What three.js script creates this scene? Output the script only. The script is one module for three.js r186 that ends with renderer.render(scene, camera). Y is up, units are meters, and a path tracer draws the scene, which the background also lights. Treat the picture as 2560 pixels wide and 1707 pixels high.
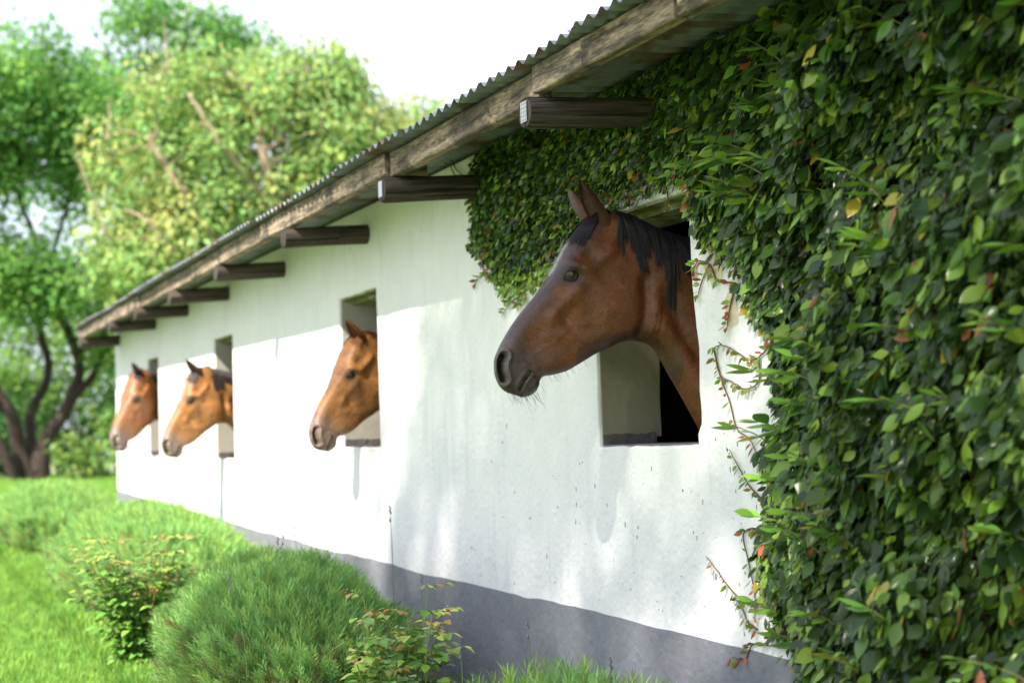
import * as THREE from 'three';
import { mergeGeometries } from 'three/addons/utils/BufferGeometryUtils.js';

// ---------------------------------------------------------------- camera, sky, sun, exposure
const scene = new THREE.Scene();
const renderer = new THREE.WebGLRenderer({ antialias: true });
renderer.setSize(1024, 682);
renderer.toneMapping = THREE.LinearToneMapping;
renderer.toneMappingExposure = 2.15;
renderer.shadowMap.enabled = true;

const camera = new THREE.PerspectiveCamera(26.98, 1024 / 682, 0.05, 400);
camera.position.set(-2.48, 1.3, 0);
camera.up.set(0.00337, 0.9972, 0.07471);
camera.lookAt(-2.48 + 0.428604, 1.3 + 0.06606, -0.901074);
camera.focus = 4.6;
camera.userData.fStop = 2.1;
camera.updateMatrixWorld();
scene.add(camera);

function rng(seed) { let s = seed >>> 0; return () => { s = (s + 0x6d2b79f5) >>> 0; let t = Math.imul(s ^ (s >>> 15), 1 | s); t = (t + Math.imul(t ^ (t >>> 7), 61 | t)) ^ t; return ((t ^ (t >>> 14)) >>> 0) / 4294967296; }; }
const clamp = (x, a = 0, b = 1) => Math.min(b, Math.max(a, x));
const sstep = (a, b, x) => { const t = clamp((x - a) / (b - a)); return t * t * (3 - 2 * t); };
const lerp = (a, b, t) => a + (b - a) * t;
// tileable value noise
function makeNoise(seed) {
  const r = rng(seed), P = new Float32Array(65536); for (let i = 0; i < 65536; i++) P[i] = r();
  const at = (x, y, p) => P[((((y % p) + p) % p) * 251 + (((x % p) + p) % p) * 7 + p * 13) & 65535];
  const one = (x, y, p) => { const xi = Math.floor(x), yi = Math.floor(y), u = x - xi, v = y - yi, a = u * u * (3 - 2 * u), b = v * v * (3 - 2 * v);
    return lerp(lerp(at(xi, yi, p), at(xi + 1, yi, p), a), lerp(at(xi, yi + 1, p), at(xi + 1, yi + 1, p), a), b); };
  return { one, fbm(x, y, p, o = 4) { let s = 0, w = 0.5, t = 0; for (let i = 0; i < o; i++) { s += w * one(x, y, p); t += w; w *= 0.5; x *= 2; y *= 2; p *= 2; } return s / t; } };
}
const N1 = makeNoise(11), N2 = makeNoise(77);
const fb = (x, y, o = 4) => N1.fbm(x + 512, y + 512, 4096, o);

// hazy bright sky with thin high cloud
{
  const w = 512, h = 256, d = new Float32Array(w * h * 4);
  for (let j = 0; j < h; j++) for (let i = 0; i < w; i++) {
    const e = (j + 0.5) / h * Math.PI - Math.PI / 2, k = (j * w + i) * 4;
    const c = N2.fbm(i / w * 16, j / h * 12 + 3, 16, 5), cl = sstep(0.35, 0.7, c), up = clamp(Math.sin(e));
    const g = e < 0 ? 0.35 : 0.79;
    d[k] = g * lerp(lerp(0.9, 0.66, up), 1.06, cl); d[k + 1] = g * lerp(lerp(0.96, 0.79, up), 1.08, cl); d[k + 2] = g * lerp(lerp(1.1, 1.16, up), 1.18, cl); d[k + 3] = 1;
  }
  const sky = new THREE.DataTexture(d, w, h, THREE.RGBAFormat, THREE.FloatType);
  sky.mapping = THREE.EquirectangularReflectionMapping; sky.magFilter = THREE.LinearFilter; sky.needsUpdate = true;
  scene.background = sky; scene.environment = sky;
}
const SUN = new THREE.Vector3(-1, 1.12, 0.5).normalize();
const sun = new THREE.DirectionalLight(new THREE.Color(1.0, 0.94, 0.84), 5);
sun.position.copy(SUN).multiplyScalar(40).add(new THREE.Vector3(0, 0, -8));
sun.target.position.set(0, 0, -8);
sun.castShadow = true; sun.shadow.radius = 1.6; sun.shadow.mapSize.set(2048, 2048);
Object.assign(sun.shadow.camera, { left: -30, right: 30, top: 30, bottom: -30, near: 1, far: 90 });
scene.add(sun, sun.target);

// ---------------------------------------------------------------- helpers
const taken = {};
function numbered(n) { const k = taken[n] = (taken[n] ?? -1) + 1; return k ? n + '_' + String(k).padStart(3, '0') : n; }
function thing(name, label, category, pos = [0, 0, 0], group) {
  const o = new THREE.Group(); o.name = numbered(name); o.position.set(...pos); o.userData = { label, category }; if (group) o.userData.group = group; scene.add(o); return o;
}
function part(parent, name, geo, mat, label) { const m = new THREE.Mesh(geo, mat); m.name = name; m.castShadow = m.receiveShadow = true; parent.add(m); if (label) m.userData.label = label; return m; }
function structure(name, geo, mat) { const m = part(scene, name, geo, mat); m.userData.kind = 'structure'; return m; }
const lin = (r, g, b) => new THREE.Color().setRGB(r, g, b);
function std(o) { return new THREE.MeshStandardMaterial(o); }
function phys(o) { return new THREE.MeshPhysicalMaterial(o); }
function tex(w, h, fn, srgb, rx = 1, ry = 1) {
  const d = new Uint8Array(w * h * 4);
  for (let j = 0; j < h; j++) for (let i = 0; i < w; i++) { const c = fn(i / w, j / h, i, j), k = (j * w + i) * 4; if (typeof c === 'number') d[k] = d[k + 1] = d[k + 2] = clamp(c) * 255; else { d[k] = clamp(c[0]) * 255; d[k + 1] = clamp(c[1]) * 255; d[k + 2] = clamp(c[2]) * 255; } d[k + 3] = 255; }
  const t = new THREE.DataTexture(d, w, h, THREE.RGBAFormat); t.wrapS = t.wrapT = THREE.RepeatWrapping; t.magFilter = THREE.LinearFilter; t.minFilter = THREE.LinearMipmapLinearFilter; if (srgb) t.colorSpace = THREE.SRGBColorSpace; t.repeat.set(rx, ry); t.needsUpdate = true; return t;
}
function geoFrom(pos, idx, nor, uv, col) {
  const g = new THREE.BufferGeometry(); g.setAttribute('position', new THREE.Float32BufferAttribute(pos, 3)); if (idx) g.setIndex(idx);
  if (uv) g.setAttribute('uv', new THREE.Float32BufferAttribute(uv, 2)); if (col) g.setAttribute('color', new THREE.Float32BufferAttribute(col, 3));
  if (nor) g.setAttribute('normal', new THREE.Float32BufferAttribute(nor, 3)); else g.computeVertexNormals(); return g;
}
// tapered tube along points [[x,y,z,r],...]
function tube(pts, sides = 6, vs = 1) {
  const pos = [], uv = [], idx = [], n = pts.length, T = new THREE.Vector3(), A = new THREE.Vector3(0.31, 0.2, 0.93), B = new THREE.Vector3(), U = new THREE.Vector3(); let L = 0;
  for (let i = 0; i < n; i++) {
    const p = pts[i], a = pts[Math.max(0, i - 1)], b = pts[Math.min(n - 1, i + 1)];
    T.set(b[0] - a[0], b[1] - a[1], b[2] - a[2]).normalize(); B.crossVectors(T, A); if (B.lengthSq() < 1e-4) B.crossVectors(T, new THREE.Vector3(1, 0, 0)); B.normalize(); U.crossVectors(B, T); A.copy(U);
    if (i) L += Math.hypot(p[0] - pts[i - 1][0], p[1] - pts[i - 1][1], p[2] - pts[i - 1][2]);
    for (let s = 0; s <= sides; s++) { const q = s / sides * Math.PI * 2, c = Math.cos(q) * p[3], d = Math.sin(q) * p[3]; pos.push(p[0] + B.x * c + U.x * d, p[1] + B.y * c + U.y * d, p[2] + B.z * c + U.z * d); uv.push(s / sides, L * vs); }
    if (i) for (let s = 0; s < sides; s++) { const k = i * (sides + 1) + s, j = k - sides - 1; idx.push(j, j + 1, k, k, j + 1, k + 1); }
  }
  return geoFrom(pos, idx, null, uv);
}
function box(x0, x1, y0, y1, z0, z1) { const g = new THREE.BoxGeometry(x1 - x0, y1 - y0, z1 - z0); g.translate((x0 + x1) / 2, (y0 + y1) / 2, (z0 + z1) / 2); const p = g.attributes.position, n = g.attributes.normal, u = g.attributes.uv; for (let i = 0; i < p.count; i++) { const ax = Math.abs(n.getX(i)) > 0.5, ay = Math.abs(n.getY(i)) > 0.5; u.setXY(i, ax ? p.getZ(i) : ay ? p.getZ(i) : p.getX(i), ay ? p.getX(i) : p.getY(i)); } return g; }
// leaf of length 1 along +y, lying in xy, folded along the midrib, tip curled
function leafGeo({ w = 0.28, fold = 0.25, curl = 0.25, seg = 4, peak = 0.85, tip = 1 } = {}) {
  const pos = [], idx = [], uv = [];
  for (let i = 0; i <= seg; i++) { const t = i / seg, h = i === 0 ? 0.02 : i === seg ? 0.0 : w * Math.pow(Math.sin(Math.PI * Math.pow(t, peak)), tip), z = -curl * t * t; for (const s of [-1, 0, 1]) { pos.push(s * h, t, z + Math.abs(s) * h * fold); uv.push(0.5 + s * h, t); } }
  for (let i = 0; i < seg; i++) for (const s of [0, 1]) { const a = i * 3 + s, b = a + 1, c = a + 3, d = a + 4; idx.push(a, b, c); if (i < seg - 1) idx.push(c, b, d); else idx.push(c, b, d); }
  return geoFrom(pos, idx, null, uv);
}
const M4 = new THREE.Matrix4(), V = (x, y, z) => new THREE.Vector3(x, y, z);
// matrix for a leaf at p, its length along dir, its face along nrm
function leafMatrix(p, dir, nrm, len, wid = len) {
  const y = dir.clone().normalize(), z = nrm.clone().addScaledVector(y, -nrm.dot(y)); if (z.lengthSq() < 1e-6) z.set(y.y, -y.x, 0.01).addScaledVector(y, -0.001); z.normalize(); const x = new THREE.Vector3().crossVectors(y, z);
  return new THREE.Matrix4().makeBasis(x.multiplyScalar(wid), y.multiplyScalar(len), z.multiplyScalar(len)).setPosition(p);
}
function instanced(parent, name, geo, mat, list) {           // list of [matrix, color]
  const m = new THREE.InstancedMesh(geo, mat, list.length); m.name = name; m.userData.kind = 'stuff'; m.castShadow = m.receiveShadow = true;
  list.forEach(([a, c], i) => { m.setMatrixAt(i, a); if (c) m.setColorAt(i, c); }); parent.add(m); return m;
}
const jitterColor = (r, c, dv, dh = 0) => { const k = 1 + (r() - 0.5) * 2 * dv, q = (r() - 0.5) * 2 * dh; return lin(Math.max(0, c[0] * k * (1 + q)), c[1] * k, Math.max(0, c[2] * k * (1 - q))); };

// ---------------------------------------------------------------- ground
const groundY = (x, z) => { const a = -z; return 0.043 * (clamp(a, 3.2, 18) - 3.2) - 0.004 * Math.max(0, Math.min(a, 60) - 18) * 0.2 + 0.02 * (fb(x * 0.7, z * 0.7, 3) - 0.5); };
{
  const pos = [], idx = [], uv = [], xs = [], zs = [];
  for (let i = 0; i <= 90; i++) { const t = i / 45 - 1; xs.push(Math.sign(t) * (Math.abs(t) * 12 + Math.pow(Math.abs(t), 6) * 240)); }
  for (let i = 0; i <= 110; i++) { const t = i / 55 - 1; zs.push(-12 + Math.sign(t) * (Math.abs(t) * 22 + Math.pow(Math.abs(t), 6) * 240)); }
  for (const z of zs) for (const x of xs) { pos.push(x, groundY(x, z) , z); uv.push(x, z); }
  for (let j = 0; j < zs.length - 1; j++) for (let i = 0; i < xs.length - 1; i++) { const a = j * xs.length + i, b = a + 1, c = a + xs.length, d = c + 1; idx.push(a, b, c, c, b, d); }
  const t = tex(512, 512, (u, v) => { const a = N1.fbm(u * 16, v * 16, 16, 5), b = N2.fbm(u * 90, v * 90, 90, 2), k = 0.7 + 0.5 * a + 0.35 * (b - 0.5); return [0.46 * k, 0.53 * k, 0.33 * k]; }, true, 0.31, 0.31);
  structure('ground', geoFrom(pos, idx, null, uv), std({ map: t, roughness: 1 }));
}
{ // bare soil of the planting bed along the wall
  const pos = [], idx = [], uv = [], nx = 12, nz = 60;
  for (let j = 0; j <= nz; j++) for (let i = 0; i <= nx; i++) { const z = 0.5 - j / nz * 14.6, e = 1.12 + 0.1 * (fb(z * 1.3, 3.1) - 0.5), x = -e * (1 - i / nx) - 0.006 * (i === nx); pos.push(x, groundY(x, z) + (i === 0 ? -0.01 : 0.012 + 0.03 * fb(x * 9, z * 9, 3)), z); uv.push(x, z); }
  for (let j = 0; j < nz; j++) for (let i = 0; i < nx; i++) { const a = j * (nx + 1) + i, b = a + 1, c = a + nx + 1, d = c + 1; idx.push(a, b, c, c, b, d); }
  const t = tex(256, 256, (u, v) => { const k = 0.5 + N1.fbm(u * 12, v * 12, 12, 5) * 0.8; return [0.36 * k, 0.27 * k, 0.19 * k]; }, true, 1, 1);
  structure('planting_bed', geoFrom(pos, idx, null, uv), std({ map: t, roughness: 1 }));
}

// ---------------------------------------------------------------- stable building
const stable = thing('stable_building', 'long white plastered stable with grey painted base and corrugated iron roof', 'stable', [0, 0, -7]);
const SZ = 7; // children are placed with the group's origin at z = -7
const bp = (name, geo, mat, label, parent = stable) => { geo.translate(0, 0, SZ); return part(parent, name, geo, mat, label); };
const plasterBump = tex(1024, 1024, (u, v) => 0.5 + 0.55 * (N1.fbm(u * 12, v * 12, 12, 5) - 0.5) + 0.5 * (N2.fbm(u * 90, v * 90, 90, 3) - 0.5), false, 1 / 1.7, 1 / 1.7);
const plasterCol = tex(1024, 1024, (u, v) => { const a = N2.fbm(u * 5, v * 5, 5, 5) - 0.5, b = N1.fbm(u * 40, v * 24, 40, 3) - 0.5, st = Math.pow(clamp(N1.fbm(u * 60, v * 6, 60, 3) - 0.56) * 4, 1.4), k = 0.90 + 0.05 * a + 0.03 * b - 0.025 * st; return [k, k * (0.997), k * (0.983 - 0.03 * a)]; }, true, 1 / 2.3, 1 / 2.3);
const plaster = std({ map: plasterCol, bumpMap: plasterBump, bumpScale: 0.006, roughness: 0.92 });
const greyCol = tex(512, 512, (u, v) => { const k = 0.93 + 0.16 * (N2.fbm(u * 6, v * 6, 6, 5) - 0.5) + 0.08 * (N1.fbm(u * 70, v * 70, 70, 2) - 0.5); return [0.535 * k, 0.542 * k, 0.566 * k]; }, true, 1 / 1.9, 1 / 1.9);
const greyPaint = std({ map: greyCol, bumpMap: plasterBump, bumpScale: 0.006, roughness: 0.8 });
const WIN = [{ a0: 3.85, a1: 4.51, y0: 1.25, y1: 2.07 }, { a0: 6.81, a1: 7.40, y0: 1.268, y1: 2.075 }, { a0: 9.745, a1: 10.28, y0: 1.21, y1: 2.073 }, { a0: 12.29, a1: 12.75, y0: 1.235, y1: 2.08 }];
const FAR = 14.36, NEAR = -1.6, DEEP = 5, THICK = 0.245;
function extrudeWall(shape, depth, bevel) {
  const g = new THREE.ExtrudeGeometry(shape, { depth: depth - 2 * bevel, bevelEnabled: bevel > 0, bevelThickness: bevel, bevelSize: bevel, bevelOffset: -bevel, bevelSegments: 2, curveSegments: 4 });
  g.translate(0, 0, bevel); g.rotateY(Math.PI / 2); return g;
}
{
  const r = rng(5), sh = new THREE.Shape(); sh.moveTo(NEAR, -0.4); sh.lineTo(FAR, -0.4); sh.lineTo(FAR, 2.515); sh.lineTo(NEAR, 2.515); sh.closePath();
  WIN.forEach((w, k) => {
    const p = [], edge = (x0, y0, x1, y1) => { const n = Math.ceil(Math.hypot(x1 - x0, y1 - y0) / 0.035); for (let i = 0; i < n; i++) { const t = i / n, j = (fb(x0 * 9 + t * 7 + k * 3, y0 * 5 + t * 9, 3) - 0.5) * 0.016; p.push([x0 + (x1 - x0) * t + (x0 === x1 ? j : 0), y0 + (y1 - y0) * t + (y0 === y1 ? j * 0.6 : 0)]); } };
    edge(w.a0, w.y0, w.a0, w.y1); edge(w.a0, w.y1, w.a1, w.y1); edge(w.a1, w.y1, w.a1, w.y0); edge(w.a1, w.y0, w.a0, w.y0);
    if (k === 0) for (const q of p) if (q[0] < w.a0 + 0.03) { const t = (q[1] - w.y0) / 0.82; q[0] += t < 0.06 ? 0.012 : t < 0.5 ? -0.012 * sstep(0.55, 0.4, t) : 0.006; }   // worn, bulging near edge
    const h = new THREE.Path(); h.moveTo(...p[0]); for (const q of p.slice(1)) h.lineTo(...q); h.closePath(); sh.holes.push(h);
  });
  bp('front_wall', extrudeWall(sh, THICK, 0.01), plaster, 'white plastered front wall with four window openings');
}
{ // painted grey base: hand-painted wavy top edge
  const top = [[14.36, 0.905], [12.35, 0.843], [9.64, 0.759], [7.8, 0.702], [6.65, 0.685], [6.07, 0.671], [5.2, 0.660], [4.8, 0.654], [4, 0.641], [3.57, 0.634], [2.5, 0.62], [NEAR, 0.6]];
  const sh = new THREE.Shape(); sh.moveTo(FAR - 0.012, -0.3);
  const yt = (a) => { for (let i = 1; i < top.length; i++) if (a >= top[i][0]) { const t = (a - top[i][0]) / (top[i - 1][0] - top[i][0]); return lerp(top[i][1], top[i - 1][1], t); } return 0.6; };
  for (let a = FAR - 0.012; a > NEAR; a -= 0.025) sh.lineTo(a, yt(a) + (fb(a * 6, 9.1, 3) - 0.5) * 0.014 + (fb(a * 1.7, 4.1, 2) - 0.5) * 0.016);
  sh.lineTo(NEAR, -0.3); sh.closePath();
  const g = extrudeWall(sh, 0.004, 0); g.translate(-0.0035, 0, 0); bp('painted_base', g, greyPaint, 'slate grey painted base with wavy hand painted top edge');
}
{ // other walls, stall partitions, stall floor
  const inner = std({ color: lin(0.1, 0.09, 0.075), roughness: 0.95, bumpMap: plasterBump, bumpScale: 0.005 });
  bp('back_wall', box(DEEP, DEEP + THICK, -0.4, 2.94, -FAR, -NEAR), plaster);
  for (const [z0, z1] of [[-FAR, -FAR + THICK], [-NEAR - THICK, -NEAR]]) {
    const s = new THREE.Shape(); s.moveTo(THICK + 0.002, -0.4); s.lineTo(DEEP - 0.002, -0.4); s.lineTo(DEEP - 0.002, 2.93); s.lineTo(THICK + 0.002, 2.53); s.closePath();
    const g = new THREE.ExtrudeGeometry(s, { depth: z1 - z0, bevelEnabled: false }); g.translate(0, 0, z0); bp('end_wall', g, plaster);
  }
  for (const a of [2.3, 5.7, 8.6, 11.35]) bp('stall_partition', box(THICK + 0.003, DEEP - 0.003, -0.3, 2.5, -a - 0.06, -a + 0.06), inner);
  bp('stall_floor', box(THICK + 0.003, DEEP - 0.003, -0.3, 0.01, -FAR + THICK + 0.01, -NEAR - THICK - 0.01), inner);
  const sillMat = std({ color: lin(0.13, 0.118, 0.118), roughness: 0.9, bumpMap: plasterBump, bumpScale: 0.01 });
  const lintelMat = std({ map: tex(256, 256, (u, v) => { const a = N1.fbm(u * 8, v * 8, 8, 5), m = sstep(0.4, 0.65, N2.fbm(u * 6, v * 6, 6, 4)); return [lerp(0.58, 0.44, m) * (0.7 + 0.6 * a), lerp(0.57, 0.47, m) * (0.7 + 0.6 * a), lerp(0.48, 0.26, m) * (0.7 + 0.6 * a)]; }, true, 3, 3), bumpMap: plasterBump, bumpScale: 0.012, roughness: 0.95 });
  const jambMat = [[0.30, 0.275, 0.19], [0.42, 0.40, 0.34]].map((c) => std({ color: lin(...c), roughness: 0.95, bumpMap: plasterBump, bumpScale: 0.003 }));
  WIN.forEach((w, k) => {
    // dark worn strip at the foot of the reveal, on the sill and up the far jamb
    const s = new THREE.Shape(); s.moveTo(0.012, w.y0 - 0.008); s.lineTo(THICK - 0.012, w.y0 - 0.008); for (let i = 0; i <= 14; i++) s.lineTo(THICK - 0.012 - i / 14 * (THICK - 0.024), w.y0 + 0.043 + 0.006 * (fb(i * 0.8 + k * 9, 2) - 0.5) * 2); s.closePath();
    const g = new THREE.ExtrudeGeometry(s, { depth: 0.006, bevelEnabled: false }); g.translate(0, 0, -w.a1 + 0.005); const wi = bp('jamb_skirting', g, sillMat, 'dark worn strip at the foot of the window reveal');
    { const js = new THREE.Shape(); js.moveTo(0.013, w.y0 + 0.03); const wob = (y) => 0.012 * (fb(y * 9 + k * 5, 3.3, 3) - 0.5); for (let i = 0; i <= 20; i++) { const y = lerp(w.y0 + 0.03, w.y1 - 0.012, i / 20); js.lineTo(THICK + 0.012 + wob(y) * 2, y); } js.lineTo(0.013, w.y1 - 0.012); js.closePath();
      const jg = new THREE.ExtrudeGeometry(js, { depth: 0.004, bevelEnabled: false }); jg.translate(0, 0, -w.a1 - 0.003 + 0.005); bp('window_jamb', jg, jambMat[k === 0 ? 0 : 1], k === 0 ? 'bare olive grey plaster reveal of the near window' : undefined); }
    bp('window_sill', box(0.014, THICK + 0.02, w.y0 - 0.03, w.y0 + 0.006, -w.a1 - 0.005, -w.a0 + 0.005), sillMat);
    bp('lintel', box(0.075, THICK + 0.015, w.y1 - 0.028, w.y1 + 0.03, -w.a1 - 0.02, -w.a0 + 0.02), lintelMat, 'mossy concrete lintel');
    bp('lintel_face', box(0.012, 0.075, w.y1 - 0.008, w.y1 + 0.02, -w.a1 - 0.015, -w.a0 + 0.015), lintelMat);
  });
}
// roof: purlin boards, rafter poles, corrugated sheets
const ox = (a) => 0.0095 * (a - 4.05), PITCH = 0.078, roofY = (x) => 2.502 + (x + 0.42) * PITCH;
const woodTex = tex(1024, 512, (u, v) => { const wv = v + 0.02 * (N1.fbm(u * 6, v * 6, 6, 3) - 0.5), g = N1.fbm(u * 5, wv * 45, 45, 5), f = N2.fbm(u * 40, wv * 300, 300, 2), p = N2.fbm(u * 7, v * 7, 7, 5), mo = 0.8 * sstep(0.6, 0.72, p), st = sstep(0.5, 0.7, N1.fbm(u * 8 + 3, v * 8, 8, 5)), k = (0.62 + 0.75 * (g - 0.5) + 0.5 * (f - 0.5)) * (1 - 0.3 * st); return [lerp(0.80, 0.58, mo) * k, lerp(0.70, 0.60, mo) * k, lerp(0.585, 0.40, mo) * k]; }, true, 0.9, 0.9);
const woodBump = tex(512, 512, (u, v) => 0.6 * N1.fbm(u * 3, v * 60, 60, 4) + 0.4 * N2.fbm(u * 14, v * 220, 220, 2), false, 0.9, 0.9);
const boardMat = std({ map: woodTex, bumpMap: woodBump, bumpScale: 0.006, roughness: 0.9 });
{
  const joints = [NEAR, 1.2, 3.17, 4.05, 5.47, 8.45, 11.11, 14.36], lift = [0.012, 0.01, 0.008, -0.004, 0.006, 0.002, 0, -0.002], out = [-0.012, 0.0, -0.008, 0.018, -0.004, 0.006, -0.006];
  for (let i = 0; i < joints.length - 1; i++) {
    const a0 = joints[i] + 0.004, a1 = joints[i + 1] - 0.004, n = 14, pos = [], idx = [], uv = [], x0 = -0.442 + out[i], x1 = -0.396 + out[i];
    const ring = (a) => { const dy = lift[i] + 0.008 * (fb(a * 1.2 + i * 5, 7) - 0.5), dx = ox(a) + 0.006 * (fb(a * 1.5, 17 + i) - 0.5), y0 = 2.387 + dy + 0.006 * (fb(a * 14, 3.3) - 0.5), y1 = 2.485 + dy * 0.2, c = 0.004; return [[x0 + dx + c, y0], [x0 + dx, y0 + c], [x0 + dx, y1 - c], [x0 + dx + c, y1], [x1 + dx - c, y1], [x1 + dx, y1 - c], [x1 + dx, y0 + c], [x1 + dx - c, y0]]; };
    for (let j = 0; j <= n; j++) { const a = lerp(a0, a1, j / n), q = ring(a); for (let s = 0; s < 8; s++) { for (const e of [0, 1]) { const c = q[(s + e) % 8]; pos.push(c[0], c[1], -a); uv.push(a + i * 0.37, c[1] + c[0] + i * 0.21); } } }
    for (let j = 0; j < n; j++) for (let s = 0; s < 8; s++) { const b = j * 16 + s * 2, t = b + 16; idx.push(b, t, b + 1, b + 1, t, t + 1); }
    for (const [o, f] of [[0, 1], [n * 16, 0]]) for (let s = 1; s < 7; s++) f ? idx.push(o, o + s * 2, o + s * 2 + 2) : idx.push(o, o + s * 2 + 2, o + s * 2);
    bp('eave_board', geoFrom(pos, idx, null, uv), boardMat);
  }
}
const poleMat = std({ map: tex(256, 512, (u, v) => { const g = N1.fbm(u * 40, v * 5, 40, 4), c = sstep(0.62, 0.7, N2.fbm(u * 30, v * 3, 30, 3)), k = (0.45 + 0.75 * g) * (1 - 0.6 * c); return [0.36 * k, 0.31 * k, 0.27 * k]; }, true), bumpMap: tex(256, 512, (u, v) => N1.fbm(u * 40, v * 5, 40, 4) - sstep(0.62, 0.7, N2.fbm(u * 30, v * 3, 30, 3)) * 0.5, false), bumpScale: 0.006, roughness: 0.9 });
const steelMat = std({ color: lin(0.52, 0.52, 0.5), roughness: 0.45, metalness: 0.7 });
{
  const r = rng(21);
  [1.1, 2.6, 4.03, 5.46, 6.92, 8.44, 9.83, 11.11, 12.37, 14.12].forEach((a, k) => {
    const R = 0.05 + (r() - 0.5) * 0.008, x0 = (k === 2 ? -0.475 : -0.462) + ox(a) - r() * 0.015, pts = [], yc = (x) => 2.383 - R + (x + 0.42) * PITCH, pos = [], idx = [], uv = [], S = 20, n = 16;
    for (let i = 0; i <= n; i++) { const x = lerp(x0, 3.2, Math.pow(i / n, 2)), rr = i === 0 ? R * 0.93 : R; for (let s = 0; s <= S; s++) { const q = s / S * Math.PI * 2, w = rr * (1 - 0.04 * x) * (1 + 0.11 * (fb(Math.cos(q) * 1.5 + k * 3, Math.sin(q) * 1.5 + x * 2, 3) - 0.5) * 2); pos.push(x + (i === 0 ? 0 : i === 1 ? -0.002 : 0), yc(x) + Math.sin(q) * w, -a + Math.cos(q) * w); uv.push(s / S, x * 1.2 + k * 0.3); } }
    for (let i = 0; i < n; i++) for (let s = 0; s < S; s++) { const b = i * (S + 1) + s, t = b + S + 1; idx.push(b, b + 1, t, t, b + 1, t + 1); }
    const c = pos.length / 3; pos.push(x0 - 0.002, yc(x0), -a); uv.push(0.5, 0.5); for (let s = 0; s < S; s++) { const q = s / S * 6.2832; pos.push(x0, yc(x0) + Math.sin(q) * R * 0.93, -a + Math.cos(q) * R * 0.93); uv.push(0.5 + 0.05 * Math.cos(q), 0.5 + 0.02 * Math.sin(q)); } for (let s = 0; s < S; s++) idx.push(c, c + 1 + (s + 1) % S, c + 1 + s);
    const pole = bp('rafter_pole', geoFrom(pos, idx, null, uv), poleMat, k === 2 ? 'nearest visible round timber pole with toothed metal plate' : undefined);
    if (k === 2 || k === 3) { // anti-split plate: thin strip with teeth rows
      const list = [box(x0 - 0.006, x0 - 0.0035, yc(x0) - 0.03, yc(x0) + 0.036, -a - 0.021, -a + 0.021)];
      if (k === 2) for (let i = 0; i < 5; i++) for (let j = 0; j < 3; j++) list.push(box(x0 - 0.0085, x0 - 0.006, yc(x0) - 0.026 + i * 0.013, yc(x0) - 0.019 + i * 0.013, -a - 0.016 + j * 0.013, -a - 0.0105 + j * 0.013));
      bp('end_plate', mergeGeometries(list), steelMat, k === 2 ? 'perforated metal plate nailed to the pole end' : 'pale round end of the pole', pole);
    }
    // packing block between pole and sheet
    if (k === 3) bp('packing_block', box(-0.36, -0.26, yc(-0.3) + R - 0.004, roofY(-0.3) - 0.012, -a - 0.03, -a + 0.03), boardMat);
  });
}
{
  const rust = tex(512, 512, (u, v) => { const a = N1.fbm(u * 8, v * 8, 8, 5), m = sstep(0.52, 0.72, a + 0.25 * (N2.fbm(u * 60, v * 14, 60, 3) - 0.5)), k = 0.85 + 0.3 * (N2.fbm(u * 30, v * 30, 30, 3) - 0.5); return [lerp(0.62, 0.52, m) * k, lerp(0.65, 0.44, m) * k, lerp(0.67, 0.39, m) * k]; }, true, 0.7, 0.7);
  const mats = [0, 1].map((i) => std({ map: rust, roughness: 0.6, metalness: 0.1, color: i ? lin(1, 0.94, 0.92) : lin(0.92, 0.95, 0.95) })), r = rng(31), P = 0.0762;
  for (let k = 0; k < 22; k++) {
    const a0 = NEAR - 0.1 + k * P * 10 - 0.02, n = 10 * 8 + 6, xs = [-0.482 - r() * 0.03, -0.2, 0.3, 1.5, 3.2, DEEP + 0.4], tilt = (r() - 0.5) * 0.012, lift = (k % 2) * 0.003 + r() * 0.002, pos = [], idx = [], uv = [], sk = (r() - 0.5) * 0.016;
    if (a0 > FAR - 0.3) break;
    for (const th of [0, -0.0016]) for (let i = 0; i <= n; i++) { const a = a0 + i * P / 8, wv = 0.0115 * Math.cos(i / 8 * Math.PI * 2); xs.forEach((x, j) => { const e = j === 0 ? ox(a) + sk * (i / n - 0.5) + 0.004 * (fb(a * 30, 8.3, 2) - 0.5) : 0; pos.push(x + e, roofY(x) + wv + lift + th + (j === 0 ? tilt * (i / n - 0.5) + 0.006 * (fb(a * 5, 1.7, 2) - 0.5) : 0), -a); uv.push(a, x); }); }
    const m = xs.length, o2 = (n + 1) * m;
    for (let i = 0; i < n; i++) { for (let j = 0; j < m - 1; j++) { const b = i * m + j, t = b + m; idx.push(b, b + 1, t, t, b + 1, t + 1); const c = b + o2, d = t + o2; idx.push(c, d, c + 1, d, d + 1, c + 1); } const b = i * m, t = b + m; idx.push(b, t, b + o2, t, t + o2, b + o2); }
    bp('roof_sheet', geoFrom(pos, idx, null, uv), mats[k % 2]);
  }
}
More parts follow.
